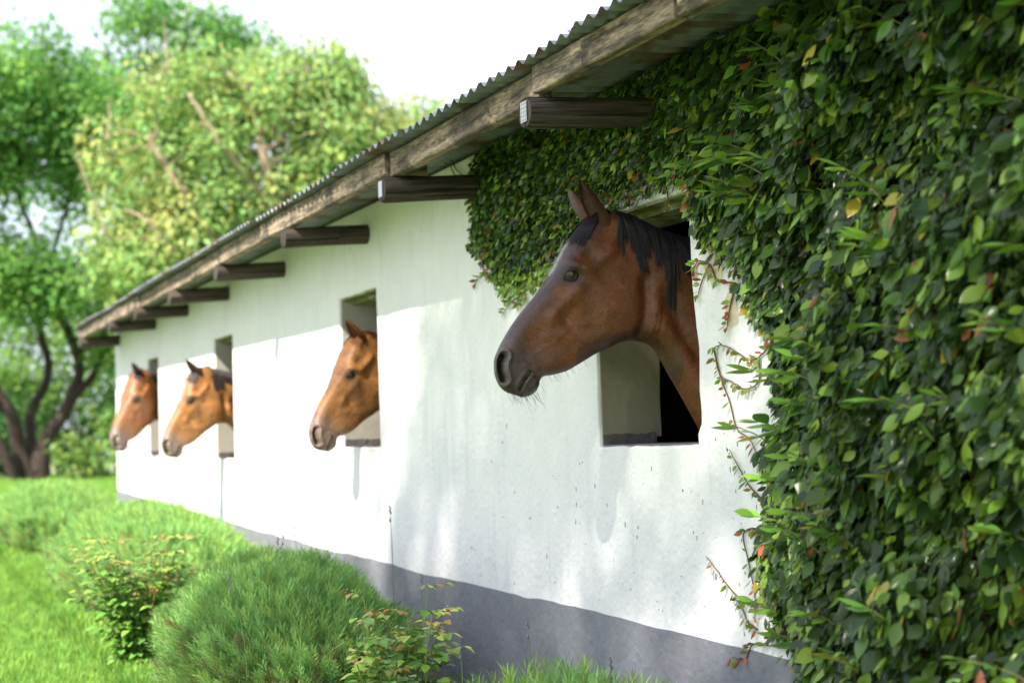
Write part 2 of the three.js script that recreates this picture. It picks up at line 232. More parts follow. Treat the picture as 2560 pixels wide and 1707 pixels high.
{ // worn places on the wall: bare ochre plaster beside the window and under the sill, brown flecks
  const r = rng(8), ochre = std({ color: lin(0.62, 0.53, 0.36), roughness: 0.95, bumpMap: plasterBump, bumpScale: 0.008 });
  for (const [a, y, ra, ry] of [[3.72, 1.80, 0.05, 0.055], [3.635, 1.66, 0.035, 0.06], [3.745, 1.9, 0.028, 0.05]]) {
    const s = new THREE.Shape(), n = 40; for (let i = 0; i < n; i++) { const q = i / n * Math.PI * 2, k = 0.65 + 0.7 * fb(Math.cos(q) * 1.6 + a * 7, Math.sin(q) * 1.6 + y * 5, 4); s[i ? 'lineTo' : 'moveTo'](a + Math.cos(q) * ra * k, y + Math.sin(q) * ry * k); } s.closePath();
    const g = extrudeWall(s, 0.003, 0); g.translate(-0.0016, 0, 0); bp('bare_patch', g, ochre);
  }
  const fl = [];
  for (let i = 0; i < 120; i++) { const a = 3.3 + Math.pow(r(), 1.7) * 2.6, y = 0.66 + r() * 0.7; if (a > 3.83 && a < 4.53 && y > 1.2) continue; const h = 0.0014 + Math.pow(r(), 3) * 0.009, w = 0.0007 + r() * 0.0010; fl.push(box(-0.0016, 0.002, y - h, y + h, -a - w, -a + w)); }
  const m = bp('dirt_flecks', mergeGeometries(fl), std({ color: lin(0.22, 0.15, 0.11), roughness: 1 })); m.userData.kind = 'stuff';
}
// ---------------------------------------------------------------- horses
// side outline in metres: u forward from the window plane, v height
const OUT = [[0.53, 1.531], [0.527, 1.559], [0.52, 1.576], [0.508, 1.601], [0.488, 1.634], [0.466, 1.667], [0.436, 1.705], [0.409, 1.735], [0.376, 1.773], [0.349, 1.811], [0.324, 1.847], [0.304, 1.881], [0.284, 1.917], [0.264, 1.948], [0.242, 1.976], [0.217, 2.003], [0.189, 2.027], [0.159, 2.044], [0.121, 2.05], [0.084, 2.043], [0.052, 2.033], [0.015, 2.017], [-0.023, 1.998], [-0.076, 1.977], [-0.13, 1.958], [-0.184, 1.942], [-0.272, 1.918], [-0.5, 1.86], [-0.8, 1.74], [-1.1, 1.62], [-1.6, 1.55], [-2.1, 1.58], [-2.4, 1.48], [-2.5, 1.25], [-2.4, 1.0], [-2.1, 0.85], [-1.6, 0.74], [-1.1, 0.72], [-0.75, 0.78], [-0.55, 0.88], [-0.42, 1.0], [-0.3, 1.13], [-0.235, 1.21], [-0.2, 1.26], [-0.175, 1.305], [-0.136, 1.379], [-0.106, 1.435], [-0.076, 1.488], [-0.051, 1.537], [-0.029, 1.573], [-0.008, 1.591], [0.018, 1.6], [0.048, 1.605], [0.086, 1.603], [0.119, 1.59], [0.146, 1.577], [0.178, 1.566], [0.211, 1.548], [0.243, 1.53], [0.287, 1.508], [0.334, 1.497], [0.366, 1.492], [0.377, 1.479], [0.381, 1.463], [0.388, 1.448], [0.402, 1.436], [0.42, 1.428], [0.441, 1.426], [0.453, 1.431], [0.469, 1.436], [0.492, 1.445], [0.512, 1.463], [0.523, 1.486], [0.529, 1.508]];
// half widths: u, v, half width, rounding radius, reach
const WID = [[0.12, 2.0, 0.062, 0.06, 0.06], [0.23, 1.93, 0.088, 0.055, 0.06], [0.30, 1.85, 0.085, 0.05, 0.055], [0.25, 1.8, 0.098, 0.06, 0.06], [0.18, 1.87, 0.098, 0.07, 0.06], [0.38, 1.73, 0.056, 0.045, 0.06], [0.33, 1.66, 0.066, 0.06, 0.06], [0.45, 1.65, 0.044, 0.045, 0.05], [0.43, 1.58, 0.05, 0.05, 0.05], [0.49, 1.55, 0.058, 0.05, 0.04], [0.5, 1.49, 0.056, 0.045, 0.035], [0.45, 1.49, 0.05, 0.05, 0.035], [0.41, 1.45, 0.036, 0.03, 0.03], [0.33, 1.54, 0.046, 0.045, 0.05], [0.25, 1.6, 0.062, 0.05, 0.06], [0.1, 1.72, 0.094, 0.08, 0.07], [0.09, 1.64, 0.082, 0.06, 0.05], [0.06, 1.82, 0.088, 0.07, 0.06], [-0.04, 1.7, 0.082, 0.07, 0.07], [0.0, 1.93, 0.066, 0.07, 0.07], [-0.15, 1.8, 0.09, 0.1, 0.1], [-0.12, 1.5, 0.082, 0.08, 0.07], [-0.2, 1.4, 0.1, 0.09, 0.08], [-0.45, 1.5, 0.14, 0.16, 0.15], [-0.9, 1.3, 0.25, 0.25, 0.25], [-1.6, 1.15, 0.32, 0.36, 0.4], [-2.2, 1.25, 0.29, 0.32, 0.3]];
const seg2 = (px, py, ax, ay, bx, by) => { const vx = bx - ax, vy = by - ay, t = clamp(((px - ax) * vx + (py - ay) * vy) / (vx * vx + vy * vy + 1e-12)); return Math.hypot(px - ax - vx * t, py - ay - vy * t); };
const polyD = (u, v, P) => { let m = 9; for (let i = 0; i < P.length - 1; i++) m = Math.min(m, seg2(u, v, P[i][0], P[i][1], P[i + 1][0], P[i + 1][1])); return m; };
const gs = (x, s) => Math.exp(-x * x / (2 * s * s));
const EYE = [0.272, 1.822], NOS = [[0.506, 1.562], [0.516, 1.542], [0.516, 1.514], [0.508, 1.484]], MOUTH = [[0.458, 1.428], [0.452, 1.455], [0.44, 1.48], [0.418, 1.505]];
function horseFeatures(u, v) {  // relief on the side of the head and neck, metres
  let f = 0; const g2 = (cu, cv, su, sv, ang = 0) => { const c = Math.cos(ang), s = Math.sin(ang), x = (u - cu) * c + (v - cv) * s, y = -(u - cu) * s + (v - cv) * c; return Math.exp(-(x * x / (2 * su * su) + y * y / (2 * sv * sv))); };
  if (u < -0.4) return 0;
  f += 0.016 * g2(0.262, 1.856, 0.032, 0.013, 0.35);                    // brow
  f += 0.006 * g2(0.272, 1.822, 0.04, 0.032);                           // orbit
  f -= 0.013 * g2(0.278, 1.818, 0.022, 0.013, -0.1);                    // eye socket
  f -= 0.009 * g2(0.212, 1.888, 0.02, 0.016, 0.8);                      // hollow above the eye
  f += 0.011 * gs(polyD(u, v, [[0.225, 1.838], [0.175, 1.868], [0.13, 1.905]]), 0.014);   // zygomatic arch
  f += 0.009 * gs(polyD(u, v, [[0.255, 1.775], [0.29, 1.735], [0.336, 1.69]]), 0.016);   // facial crest
  f -= 0.012 * g2(0.293, 1.688, 0.016, 0.034, -0.55);                   // hollow under the crest
  f -= 0.007 * g2(0.335, 1.765, 0.045, 0.022, -0.85);                   // flat of the face
  f += 0.017 * g2(0.115, 1.715, 0.07, 0.072);                          // cheek
  f -= 0.006 * g2(0.155, 1.80, 0.03, 0.02, 0.5);
  f -= 0.021 * gs(polyD(u, v, [[0.022, 1.80], [0.02, 1.74], [0.026, 1.68], [0.04, 1.625]]), 0.015);   // groove behind the jaw
  f -= 0.008 * g2(0.40, 1.60, 0.04, 0.03, -0.8);
  f += 0.0035 * gs(polyD(u, v, [[0.36, 1.62], [0.3, 1.63], [0.25, 1.60]]), 0.012);           // cheek muscle
  f += 0.0012 * gs(polyD(u, v, [[0.41, 1.56], [0.34, 1.60], [0.27, 1.66], [0.22, 1.66]]), 0.005); // vein
  f += 0.0015 * gs(polyD(u, v, [[0.40, 1.66], [0.35, 1.64], [0.31, 1.60]]), 0.004);
  const dn = polyD(u, v, NOS); f += 0.011 * gs(dn - 0.019, 0.007) - 0.04 * gs(dn, 0.0095); // nostril
  f += 0.004 * g2(0.475, 1.50, 0.03, 0.03);
  f -= 0.012 * gs(polyD(u, v, MOUTH), 0.0035); f += 0.004 * gs(polyD(u, v, MOUTH) - 0.011, 0.006);
  f += 0.008 * g2(0.405, 1.452, 0.016, 0.013);                          // chin
  f -= 0.006 * gs(polyD(u, v, [[0.42, 1.512], [0.405, 1.50], [0.385, 1.495]]), 0.006);
  f += 0.010 * gs(polyD(u, v, [[-0.01, 1.70], [-0.06, 1.58], [-0.13, 1.46], [-0.2, 1.36]]), 0.026); // neck muscle
  f -= 0.010 * gs(polyD(u, v, [[-0.05, 1.75], [-0.1, 1.62], [-0.18, 1.5]]), 0.018);
  f += 0.008 * g2(-0.05, 1.84, 0.07, 0.04, 0.3);
  f += 0.004 * g2(0.09, 1.97, 0.03, 0.03);
  for (const [a, b, c, d] of [[0.405, 1.52, 0.44, 1.545], [0.398, 1.51, 0.43, 1.55], [0.412, 1.528, 0.452, 1.54], [0.47, 1.475, 0.488, 1.5], [0.478, 1.47, 0.497, 1.49]]) f -= 0.0016 * gs(seg2(u, v, a, b, c, d), 0.0032);   // skin folds by mouth and nostril
  for (const [a, b] of [[0.02, 1.62], [0.0, 1.63], [-0.02, 1.65]]) f -= 0.003 * gs(seg2(u, v, a, b - 0.03, a - 0.015, b + 0.05), 0.006);   // folds at the throat
  f += 0.0024 * (fb(u * 18, v * 18, 3) - 0.5) * 2;
  return f;
}
const HG = (() => { // the grid that holds half width squared
  const c = new THREE.CatmullRomCurve3(OUT.map((p) => V(p[0], p[1], 0)), true, 'centripetal').getPoints(520), P = c.map((p) => [p.x, p.y]);
  const us = [], vs = []; for (let u = -2.53; u < -0.36; u += 0.022) us.push(u); for (let u = -0.36; u < 0.545; u += 0.0034) us.push(u);
  for (let v = 0.69; v < 1.1; v += 0.016) vs.push(v); for (let v = 1.1; v < 2.075; v += 0.0034) vs.push(v);
  const nu = us.length, nv = vs.length, D = new Float32Array(nu * nv), B = new Float32Array(nu * nv);
  for (let j = 0; j < nv; j++) for (let i = 0; i < nu; i++) {
    const u = us[i], v = vs[j]; let m = 9, ins = false;
    for (let k = 0; k < P.length - 1; k++) { const a = P[k], b = P[k + 1], d = seg2(u, v, a[0], a[1], b[0], b[1]); if (d < m) m = d; if ((a[1] > v) !== (b[1] > v) && u < (b[0] - a[0]) * (v - a[1]) / (b[1] - a[1]) + a[0]) ins = !ins; }
    D[j * nu + i] = ins ? m : -m;
    let w = 0, R = 0, s = 0; for (const q of WID) { const e = Math.exp(-((u - q[0]) ** 2 + (v - q[1]) ** 2) / (2 * q[4] * q[4])) + 1e-9 / (0.01 + (u - q[0]) ** 2 + (v - q[1]) ** 2); w += e * q[2]; R += e * q[3]; s += e; }
    w /= s; R /= s; const t = (ins ? m : -m) / R; B[j * nu + i] = t < 0 ? w * w * 2 * t : w * w * Math.pow(1 - Math.pow(1 - Math.min(1, t), 2.1), 2 / 2.1);
  }
  for (let pass = 0; pass < 10; pass++) { const C = B.slice(); for (let j = 1; j < nv - 1; j++) for (let i = 1; i < nu - 1; i++) { const k = j * nu + i; if (D[k] < 0.006) continue; B[k] = 0.5 * C[k] + 0.125 * (C[k - 1] + C[k + 1] + C[k - nu] + C[k + nu]); } }
  for (let j = 0; j < nv; j++) for (let i = 0; i < nu; i++) { const k = j * nu + i; if (D[k] <= 0) continue; const w = Math.sqrt(Math.max(B[k], 1e-8)), m = sstep(0.0, 0.016, D[k]); B[k] = Math.max(w * 0.15, w + horseFeatures(us[i], vs[j]) * m) ** 2; }
  const find = (A, x) => { let lo = 0, hi = A.length - 2; while (lo < hi) { const m = (lo + hi + 1) >> 1; A[m] <= x ? lo = m : hi = m - 1; } return lo; };
  const sample = (G) => (u, v) => { const i = find(us, u), j = find(vs, v), a = clamp((u - us[i]) / (us[i + 1] - us[i])), b = clamp((v - vs[j]) / (vs[j + 1] - vs[j])), k = j * nu + i; return lerp(lerp(G[k], G[k + 1], a), lerp(G[k + nu], G[k + nu + 1], a), b); };
  return { us, vs, nu, nv, D, B, d: sample(D), w2: sample(B) };
})();
const hw = (u, v) => Math.sqrt(Math.max(0, HG.w2(u, v)));
function topOf(u) { let lo = 1.7, hi = 2.07; for (let i = 0; i < 24; i++) { const m = (lo + hi) / 2; HG.d(u, m) > 0 ? lo = m : hi = m; } return lo; }
function horseColor(c, u, v, d) { // coat markings: muzzle, points, dark face, blaze; also painted shade under the jaw
  const nz = fb(u * 22, v * 22, 4) - 0.5, fine = fb(u * 90 + v * 30, v * 60 - u * 40, 2) - 0.5;
  let col = c.coat.map((x) => x * (1 + 0.75 * nz + 0.2 * fine)); const mixc = (to, t) => { col = col.map((x, i) => lerp(x, to[i], clamp(t))); };
  const along = (0.53 - u) * 0.72 + (v - 1.44) * 0.72;            // grows from the muzzle up the face
  const front = u > 0.1 && v > 1.57 ? d : 1;                       // distance from the outline of nose and forehead
  if (u > 0.15 && v > 1.62) mixc(c.face, c.faceAmount * sstep(0.075, 0.012, front + nz * 0.02));
  mixc(c.muzzle, sstep(0.27, 0.1, along + nz * 0.07));
  mixc(c.dark, 0.75 * sstep(0.06, 0.02, Math.hypot((u - EYE[0]) * 0.85, v - EYE[1]) + nz * 0.012) * c.eyeDark);
  if (u > -0.1 && u < 0.26 && v < 1.7) mixc(c.dark, c.jawShade * sstep(0.07, 0.01, d + nz * 0.03));  // shade below jaw and throat, painted into the coat colour
  if (u > 0.2 && v > 1.82 && v < 1.965) mixc([0.72, 0.68, 0.62], c.blaze * sstep(0.0045, 0.0015, d + nz * 0.005) * sstep(1.82, 1.84, v));
  mixc([0.012, 0.009, 0.009], sstep(0.012, 0.005, polyD(u, v, NOS)));
  mixc(c.dark, 0.6 * sstep(0.006, 0.002, polyD(u, v, MOUTH)));
  return col;
}
function horseBody(c) {
  const { us, vs, nu, nv, D } = HG, pos = [], nor = [], uv = [], col = [], idx = [], inV = new Map(), edV = new Map(), e = 0.0025;
  const put = (u, v, n, N, d) => { pos.push(u, v, n); nor.push(N.x, N.y, N.z); uv.push(u, v); col.push(...horseColor(c, u, v, d)); return pos.length / 3 - 1; };
  const inside = (i, j) => { const k = j * nu + i; if (!inV.has(k)) { const u = us[i], v = vs[j], w = hw(u, v), eu = u < -0.37 ? 0.02 : e, ev = v < 1.1 ? 0.015 : e, gu = (HG.w2(u + eu, v) - HG.w2(u - eu, v)) / (2 * eu), gv = (HG.w2(u, v + ev) - HG.w2(u, v - ev)) / (2 * ev), A = V(-gu, -gv, 2 * w).normalize(); inV.set(k, [put(u, v, w, A, D[k]), put(u, v, -w, V(A.x, A.y, -A.z), D[k])]); } return inV.get(k); };
  const edge = (i0, j0, i1, j1) => { const k0 = j0 * nu + i0, k1 = j1 * nu + i1, key = Math.min(k0, k1) * 2 + (i0 === i1 ? 1 : 0); if (!edV.has(key)) { const t = D[k0] / (D[k0] - D[k1]), u = lerp(us[i0], us[i1], t), v = lerp(vs[j0], vs[j1], t), g = V(HG.d(u - 0.004, v) - HG.d(u + 0.004, v), HG.d(u, v - 0.004) - HG.d(u, v + 0.004), 0).normalize(), p = put(u, v, 0, g, 0); edV.set(key, [p, p]); } return edV.get(key); };
  for (let j = 0; j < nv - 1; j++) for (let i = 0; i < nu - 1; i++) {
    const cs = [[i, j], [i + 1, j], [i + 1, j + 1], [i, j + 1]], poly = [];
    for (let k = 0; k < 4; k++) { const a = cs[k], b = cs[(k + 1) % 4], da = D[a[1] * nu + a[0]], db = D[b[1] * nu + b[0]]; if (da > 0) poly.push(inside(...a)); if ((da > 0) !== (db > 0)) poly.push(edge(...a, ...b)); }
    for (let k = 1; k < poly.length - 1; k++) { idx.push(poly[0][0], poly[k][0], poly[k + 1][0]); idx.push(poly[0][1], poly[k + 1][1], poly[k][1]); }
  }
  const list = [geoFrom(pos, idx, nor, uv, col)];
  const tint = (g, fn) => { const p = g.attributes.position, a = []; for (let i = 0; i < p.count; i++) a.push(...fn(p.getX(i), p.getY(i), p.getZ(i))); g.setAttribute('color', new THREE.Float32BufferAttribute(a, 3)); return g; };
  for (const s of [-1, 1]) {
    // ear: a cupped, pointed shell opening forward
    const base = V(0.142, 2.0, s * 0.05), axis = (s > 0 && c.earBack ? V(-0.9, 0.25, 0.3) : V((c.earBack ? 0.68 : 0.5) + (s > 0 ? 0.04 : 0), 0.84, s * 0.14)).normalize(), open = V(0.84, -0.36, s * 0.42).normalize(); open.addScaledVector(axis, -open.dot(axis)).normalize();
    const side = new THREE.Vector3().crossVectors(axis, open), L = 0.19, na = 18, nb = 18;
    for (const lay of [0, 1]) { // outer and inner skin
      const p = [], id = [], q = [], cc = [];
      for (let i = 0; i <= na; i++) { const t = i / na, rr = 0.037 * Math.pow(Math.sin(Math.PI * Math.pow(lerp(0.2, 1, t), 1.15)), 0.72) * (1 - 0.12 * t) * (lay ? 0.86 : 1) + (lay ? 0 : 0.0012), gap = lerp(0.25, 1.15, sstep(0.0, 0.45, t)) * (1 - 0.5 * sstep(0.75, 1, t)), bend = 0.016 * Math.sin(t * 3) ; for (let k = 0; k <= nb; k++) { const a = gap + (Math.PI * 2 - 2 * gap) * k / nb, lip = lay ? 0.003 : 0, ox = Math.cos(a) * rr, oz = Math.sin(a) * rr * 0.8; const P = base.clone().addScaledVector(axis, L * (t * (1 - 0.02 * lay) - 0.12)).addScaledVector(open, ox + bend - lip * 0).addScaledVector(side, oz); p.push(P.x, P.y, P.z); q.push(P.x, P.y); const m = lay ? [0.6, 0.5, 0.42] : [1, 1, 1], tip = sstep(0.55, 1, t); const edge = sstep(0.12, 0.0, Math.min(k, nb - k) / nb); cc.push(...c.ear.map((x, h) => lerp(lay ? x * 0.9 + 0.09 - 0.02 * h : x, c.dark[h], Math.max(tip * c.earTip, edge * 0.7 * c.earTip)) * 1)); } }
      for (let i = 0; i < na; i++) for (let k = 0; k < nb; k++) { const a = i * (nb + 1) + k, b = a + nb + 1; (lay ? [a, b, a + 1, b, b + 1, a + 1] : [a, a + 1, b, b, a + 1, b + 1]).forEach((x) => id.push(x)); }
      list.push(geoFrom(p, id, null, q, cc));
    }
    // eyelids
    const n0 = hw(...EYE), lid = (h, r0, out, cu) => { const a = []; for (let i = 0; i <= 12; i++) { const t = i / 12, x = lerp(-0.030, 0.031, t), y = h * Math.sin(Math.PI * t) ** 0.8 - 0.004 * (t - 0.5) - (t > 0.85 ? (t - 0.85) * 0.05 : 0); a.push([EYE[0] + x, EYE[1] + y, s * (n0 - 0.001 + out * Math.sin(Math.PI * t)), r0 * (0.35 + 0.65 * Math.sin(Math.PI * t))]); } return tint(tube(a, 8), () => cu); };
    list.push(lid(0.019, 0.0065, 0.013, c.dark.map((x) => x * 1.2)), lid(-0.015, 0.005, 0.009, c.dark), lid(0.027, 0.005, 0.008, c.coat.map((x, i) => lerp(x, c.dark[i], 0.4))));
    // legs, inside the stall
    for (const [u, top, back] of [[-0.78, 0.9, 0], [-2.12, 1.0, 1]]) {
      const z = s * 0.17, P = back ? [[u, top, z, 0.13], [u + 0.06, 0.72, z, 0.1], [u - 0.1, 0.5, z, 0.055], [u - 0.06, 0.3, z, 0.04], [u - 0.04, 0.14, z, 0.036], [u + 0.01, 0.07, z, 0.045], [u + 0.03, 0.012, z, 0.058]] : [[u, top, z, 0.11], [u, 0.72, z, 0.085], [u + 0.01, 0.5, z, 0.05], [u + 0.012, 0.44, z, 0.052], [u, 0.3, z, 0.036], [u, 0.14, z, 0.036], [u + 0.04, 0.07, z, 0.044], [u + 0.06, 0.012, z, 0.058]];
      list.push(tint(tube(P, 12), (x, y) => c.coat.map((k, i) => lerp(c.dark[i], k, sstep(0.4, 0.7, y)))));
    }
  }
  return mergeGeometries(list.map((g) => { g = g.toNonIndexed ? g : g; return g; }));
}
// hair: tapered flat strands following given paths
function strands(paths, w0) {
  const pos = [], idx = [], uv = [], nor = [], T = V(0, 0, 0), S = V(0, 0, 0), Nn = V(0, 0, 0);
  for (const { p, n, w } of paths) { const o = pos.length / 3, m = p.length; for (let i = 0; i < m; i++) { T.copy(p[Math.min(m - 1, i + 1)]).sub(p[Math.max(0, i - 1)]).normalize(); S.crossVectors(T, n).normalize(); Nn.crossVectors(S, T).normalize(); const ww = (w ?? w0) * (i === m - 1 ? 0.08 : 1 - 0.45 * (i / m)); for (const [sx, h] of [[-1, 0], [0, 0.45], [1, 0]]) { pos.push(p[i].x + S.x * ww * sx + Nn.x * ww * h, p[i].y + S.y * ww * sx + Nn.y * ww * h, p[i].z + S.z * ww * sx + Nn.z * ww * h); uv.push(sx, i / m); } if (i) for (const k of [0, 1]) { const a = o + (i - 1) * 3 + k, b = a + 3; idx.push(a, a + 1, b, b, a + 1, b + 1); } } }
  return geoFrom(pos, idx, null, uv);
}
function maneGeo(seed, { u0 = 0.1, u1 = -0.75, len = 0.2, n = 900, side = -1, short = 1, even = false }) {
  const r = rng(seed), paths = [];
  for (let i = 0; i < n; i++) {
    const u = lerp(u0, u1, Math.pow(r(), 1.25)), CW = 22, clump = Math.floor(u * CW + 0.6 * (fb(u * 9, seed, 2) - 0.5)), cr = rng(clump * 77 + 900 + seed), cl = cr(), cd = cr() - 0.5, uc = (clump + 0.5 + (cr() - 0.5) * 0.7) / CW, vt = topOf(u), q = r(), L = len * (0.45 + 0.95 * cl) * (0.45 + 0.75 * Math.sqrt(r())) * lerp(1, 1.4, sstep(0.1, -0.25, u)) * short, p = [], st = 12, cross = (r() - 0.5) * 0.035, under = even || r() < 0.55, out = (under ? 0.001 : 0.003) + 0.013 * r() * r(), curve = cr() - 0.5;
    for (let k = 0; k <= st; k++) { const t = k / st, s = t * L * (under ? 0.72 : 1), du = (uc - u) * (under ? 0.25 : 0.85) * sstep(0, 0.9, t) - 0.2 * s + (cd * 0.35) * s + cross * t * t + curve * 0.06 * Math.sin(t * 2.5) * t, v = vt + 0.004 + 0.008 * Math.sin(Math.min(1, t * 4) * Math.PI) * q - s * 0.96, uu = u + du; const w = hw(uu, Math.min(v, topOf(uu) - 0.0012)); p.push(V(uu, v, side * (w * 1.0 + out + 0.008 * Math.sin(Math.PI * t) * q) * (t < 0.12 ? sstep(-0.06, 0.12, t) : 1))); }
    paths.push({ p, n: V(0.25, 0.25, side), w: 0.0007 + 0.0013 * r() });
    if (i % 5 === 0) { const p2 = []; for (let k = 0; k <= 7; k++) { const t = k / 7, v = vt + 0.003 - t * 0.09; p2.push(V(u - t * 0.02, v, -side * (hw(u - t * 0.02, Math.min(v, vt - 0.0012)) + 0.004) * (k === 0 ? 0.2 : 1))); } paths.push({ p: p2, n: V(0, 0.2, -side), w: 0.004 }); }
  }
  return strands(paths, 0.002);
}
function forelockGeo(seed, n = 260, len = 0.17) {
  const r = rng(seed), paths = [], OU = OUT.slice(10, 19).reverse();     // from the poll down the forehead
  const arc = [0]; for (let i = 1; i < OU.length; i++) arc.push(arc[i - 1] + Math.hypot(OU[i][0] - OU[i - 1][0], OU[i][1] - OU[i - 1][1]));
  const at = (s) => { s = clamp(s, 0, arc[arc.length - 1] - 1e-4); let i = 0; while (arc[i + 1] < s) i++; const t = (s - arc[i]) / (arc[i + 1] - arc[i]); return [lerp(OU[i][0], OU[i + 1][0], t), lerp(OU[i][1], OU[i + 1][1], t)]; };
  for (let i = 0; i < n; i++) { const side = r() < 0.72 ? -1 : 1, off = 0.002 + 0.034 * r(), L = len * (0.6 + 0.55 * r()), p = [], s0 = 0.004 + r() * 0.03, sw = (r() - 0.5) * 0.03; for (let k = 0; k <= 9; k++) { const t = k / 9, [a, b] = at(s0 + t * L), A = at(s0 + t * L + 0.01), ang = Math.atan2(A[1] - b, A[0] - a), nx = Math.sin(ang), ny = -Math.cos(ang), dep = off * (0.55 + 0.55 * t) + sw * t * t, uu = a + nx * Math.max(0.0015, dep), vv = b + ny * Math.max(0.0015, dep), w = hw(uu, vv); p.push(V(uu - nx * 0.004, vv - ny * 0.004, side * (w + 0.003 + 0.004 * r()))); } paths.push({ p, n: V(0.6, 0.5, side * 0.7), w: 0.0018 + 0.0012 * r() }); }
  return strands(paths, 0.002);
}
const furTex = tex(1024, 1024, (u, v) => { const a = (u + v), b = (u - v); const f = N1.fbm(a * 90, b * 330, 90 * 330, 2), g = N2.fbm(u * 20, v * 20, 20, 3); return 0.84 + 0.95 * (f - 0.5) + 0.18 * (g - 0.5); }, true, 3, 3);
const furBump = tex(1024, 1024, (u, v) => N1.fbm((u + v) * 64, (u - v) * 260, 64 * 260, 2), false, 3, 3);
const eyeMat = phys({ color: lin(0.03, 0.014, 0.007), roughness: 0.12, clearcoat: 0.8, clearcoatRoughness: 0.05, ior: 1.35, specularIntensity: 0.4 });
function horse(spec) {
  const g = thing('horse', spec.label, 'horse', [0.0, 0, spec.z]); g.rotation.y = Math.PI - spec.psi * Math.PI / 180;
  const fur = phys({ vertexColors: true, map: furTex, bumpMap: furBump, bumpScale: 0.0011, roughness: 0.38, specularIntensity: 1, sheen: 0.25, sheenColor: lin(0.5, 0.32, 0.2), sheenRoughness: 0.5 });
  const hair = phys({ color: lin(...spec.hair), roughness: 0.55, specularIntensity: 0.55 });
  const bend = (geo) => { // pose head and neck: turn, scale and shift about the eye, fading to nothing at the shoulder
    if (!spec.rot && !spec.scale) return geo; const a = (spec.rot ?? 0) * Math.PI / 180, s = spec.scale ?? 1, c = Math.cos(a), q = Math.sin(a), E0 = [0.254, 1.831], E = spec.eye, p = geo.attributes.position;
    for (let i = 0; i < p.count; i++) { const u = p.getX(i), v = p.getY(i), n = p.getZ(i), t = sstep(-0.75, -0.1, u), hu = E[0] + s * ((u - E0[0]) * c - (v - E0[1]) * q), hv = E[1] + s * ((u - E0[0]) * q + (v - E0[1]) * c), bu = u + (E[0] - E0[0]), bv = v; p.setXYZ(i, lerp(bu, hu, t), lerp(bv, hv, t), n * lerp(1, s, t)); }
    geo.computeVertexNormals(); return geo; };
  part(g, 'body', bend(horseBody(spec.coat)), fur);
  for (const s of [-1, 1]) { const e = new THREE.SphereGeometry(0.0245, 24, 18); e.scale(1.12, 0.92, 0.9); e.translate(EYE[0] + 0.0005, EYE[1] + 0.002, s * (hw(...EYE) - 0.0055)); part(g, 'eye', bend(e), eyeMat); }
  part(g, 'mane', bend(maneGeo(spec.seed, spec.mane)), hair);
  part(g, 'forelock', bend(forelockGeo(spec.seed + 1, spec.lock?.[0], spec.lock?.[1])), hair);
  if (spec.whiskers) { const r = rng(4), paths = []; for (let i = 0; i < 46; i++) { const side = r() < 0.7 ? -1 : 1, u = 0.375 + r() * 0.11, v = r() < 0.75 ? 1.437 + r() * 0.012 : 1.47 + 0.05 * r(), w = hw(u, v), L = 0.02 + 0.05 * r() * r() + 0.015 * r(), p = []; for (let k = 0; k <= 4; k++) { const t = k / 4; p.push(V(u - (0.3 + 0.6 * r()) * L * t * 0.5 - 0.01 * t * t, v - L * t, side * (w + 0.35 * L * t))); } paths.push({ p, n: V(0, 0, side), w: 0.00042 }); } for (let i = 0; i < 22; i++) { const u = 0.2 + 0.16 * r(), v0 = HGbottom(u), L = 0.012 + 0.018 * r(); paths.push({ p: [V(u, v0 + 0.002, 0.02 * (r() - 0.5)), V(u - L * 0.3, v0 - L * 0.6, 0.03 * (r() - 0.5)), V(u - L * 0.7, v0 - L, 0.04 * (r() - 0.5))], n: V(0, 0, 1), w: 0.0003 }); } part(g, 'whiskers', strands(paths, 0.0004), std({ color: lin(0.05, 0.035, 0.03), roughness: 0.6 })); }
  return g;
}
function HGbottom(u) { let lo = 1.4, hi = 1.66; for (let i = 0; i < 24; i++) { const m = (lo + hi) / 2; HG.d(u, m) > 0 ? hi = m : lo = m; } return hi; }
const bay = { coat: [0.2, 0.061, 0.016], face: [0.05, 0.026, 0.026], faceAmount: 0.9, muzzle: [0.085, 0.062, 0.054], dark: [0.03, 0.02, 0.017], eyeDark: 1, jawShade: 0.6, blaze: 0.7, ear: [0.13, 0.055, 0.028], earTip: 0.5 };
const chestnut = { coat: [0.5, 0.21, 0.06], face: [0.42, 0.17, 0.05], faceAmount: 0.3, muzzle: [0.31, 0.21, 0.16], dark: [0.07, 0.035, 0.02], eyeDark: 0.7, jawShade: 0.1, blaze: 0.0, earBack: 1, ear: [0.3, 0.1, 0.026], earTip: 0.25 };
const bright = { coat: [0.52, 0.215, 0.06], face: [0.3, 0.13, 0.05], faceAmount: 0.35, muzzle: [0.3, 0.22, 0.18], dark: [0.04, 0.026, 0.02], eyeDark: 0.8, jawShade: 0.15, blaze: 0.5, earBack: 1, ear: [0.1, 0.045, 0.022], earTip: 0.8 };
horse({ label: 'dark bay horse with black mane leaning out of the ivy-framed window', z: -4.15, psi: 14, coat: bay, hair: [0.010, 0.008, 0.009], seed: 3, mane: { u0: 0.1, u1: -0.75, len: 0.165, n: 3600 }, lock: [420, 0.16], whiskers: true });
horse({ label: 'chestnut horse with reddish mane, second from the ivy, head half out of its window', z: -7.12, psi: -10, rot: -7.5, scale: 0.95, eye: [0.07, 1.655], coat: chestnut, hair: [0.2, 0.07, 0.022], seed: 13, mane: { u0: 0.1, u1: -0.75, len: 0.12, n: 400 }, lock: [160, 0.09] });
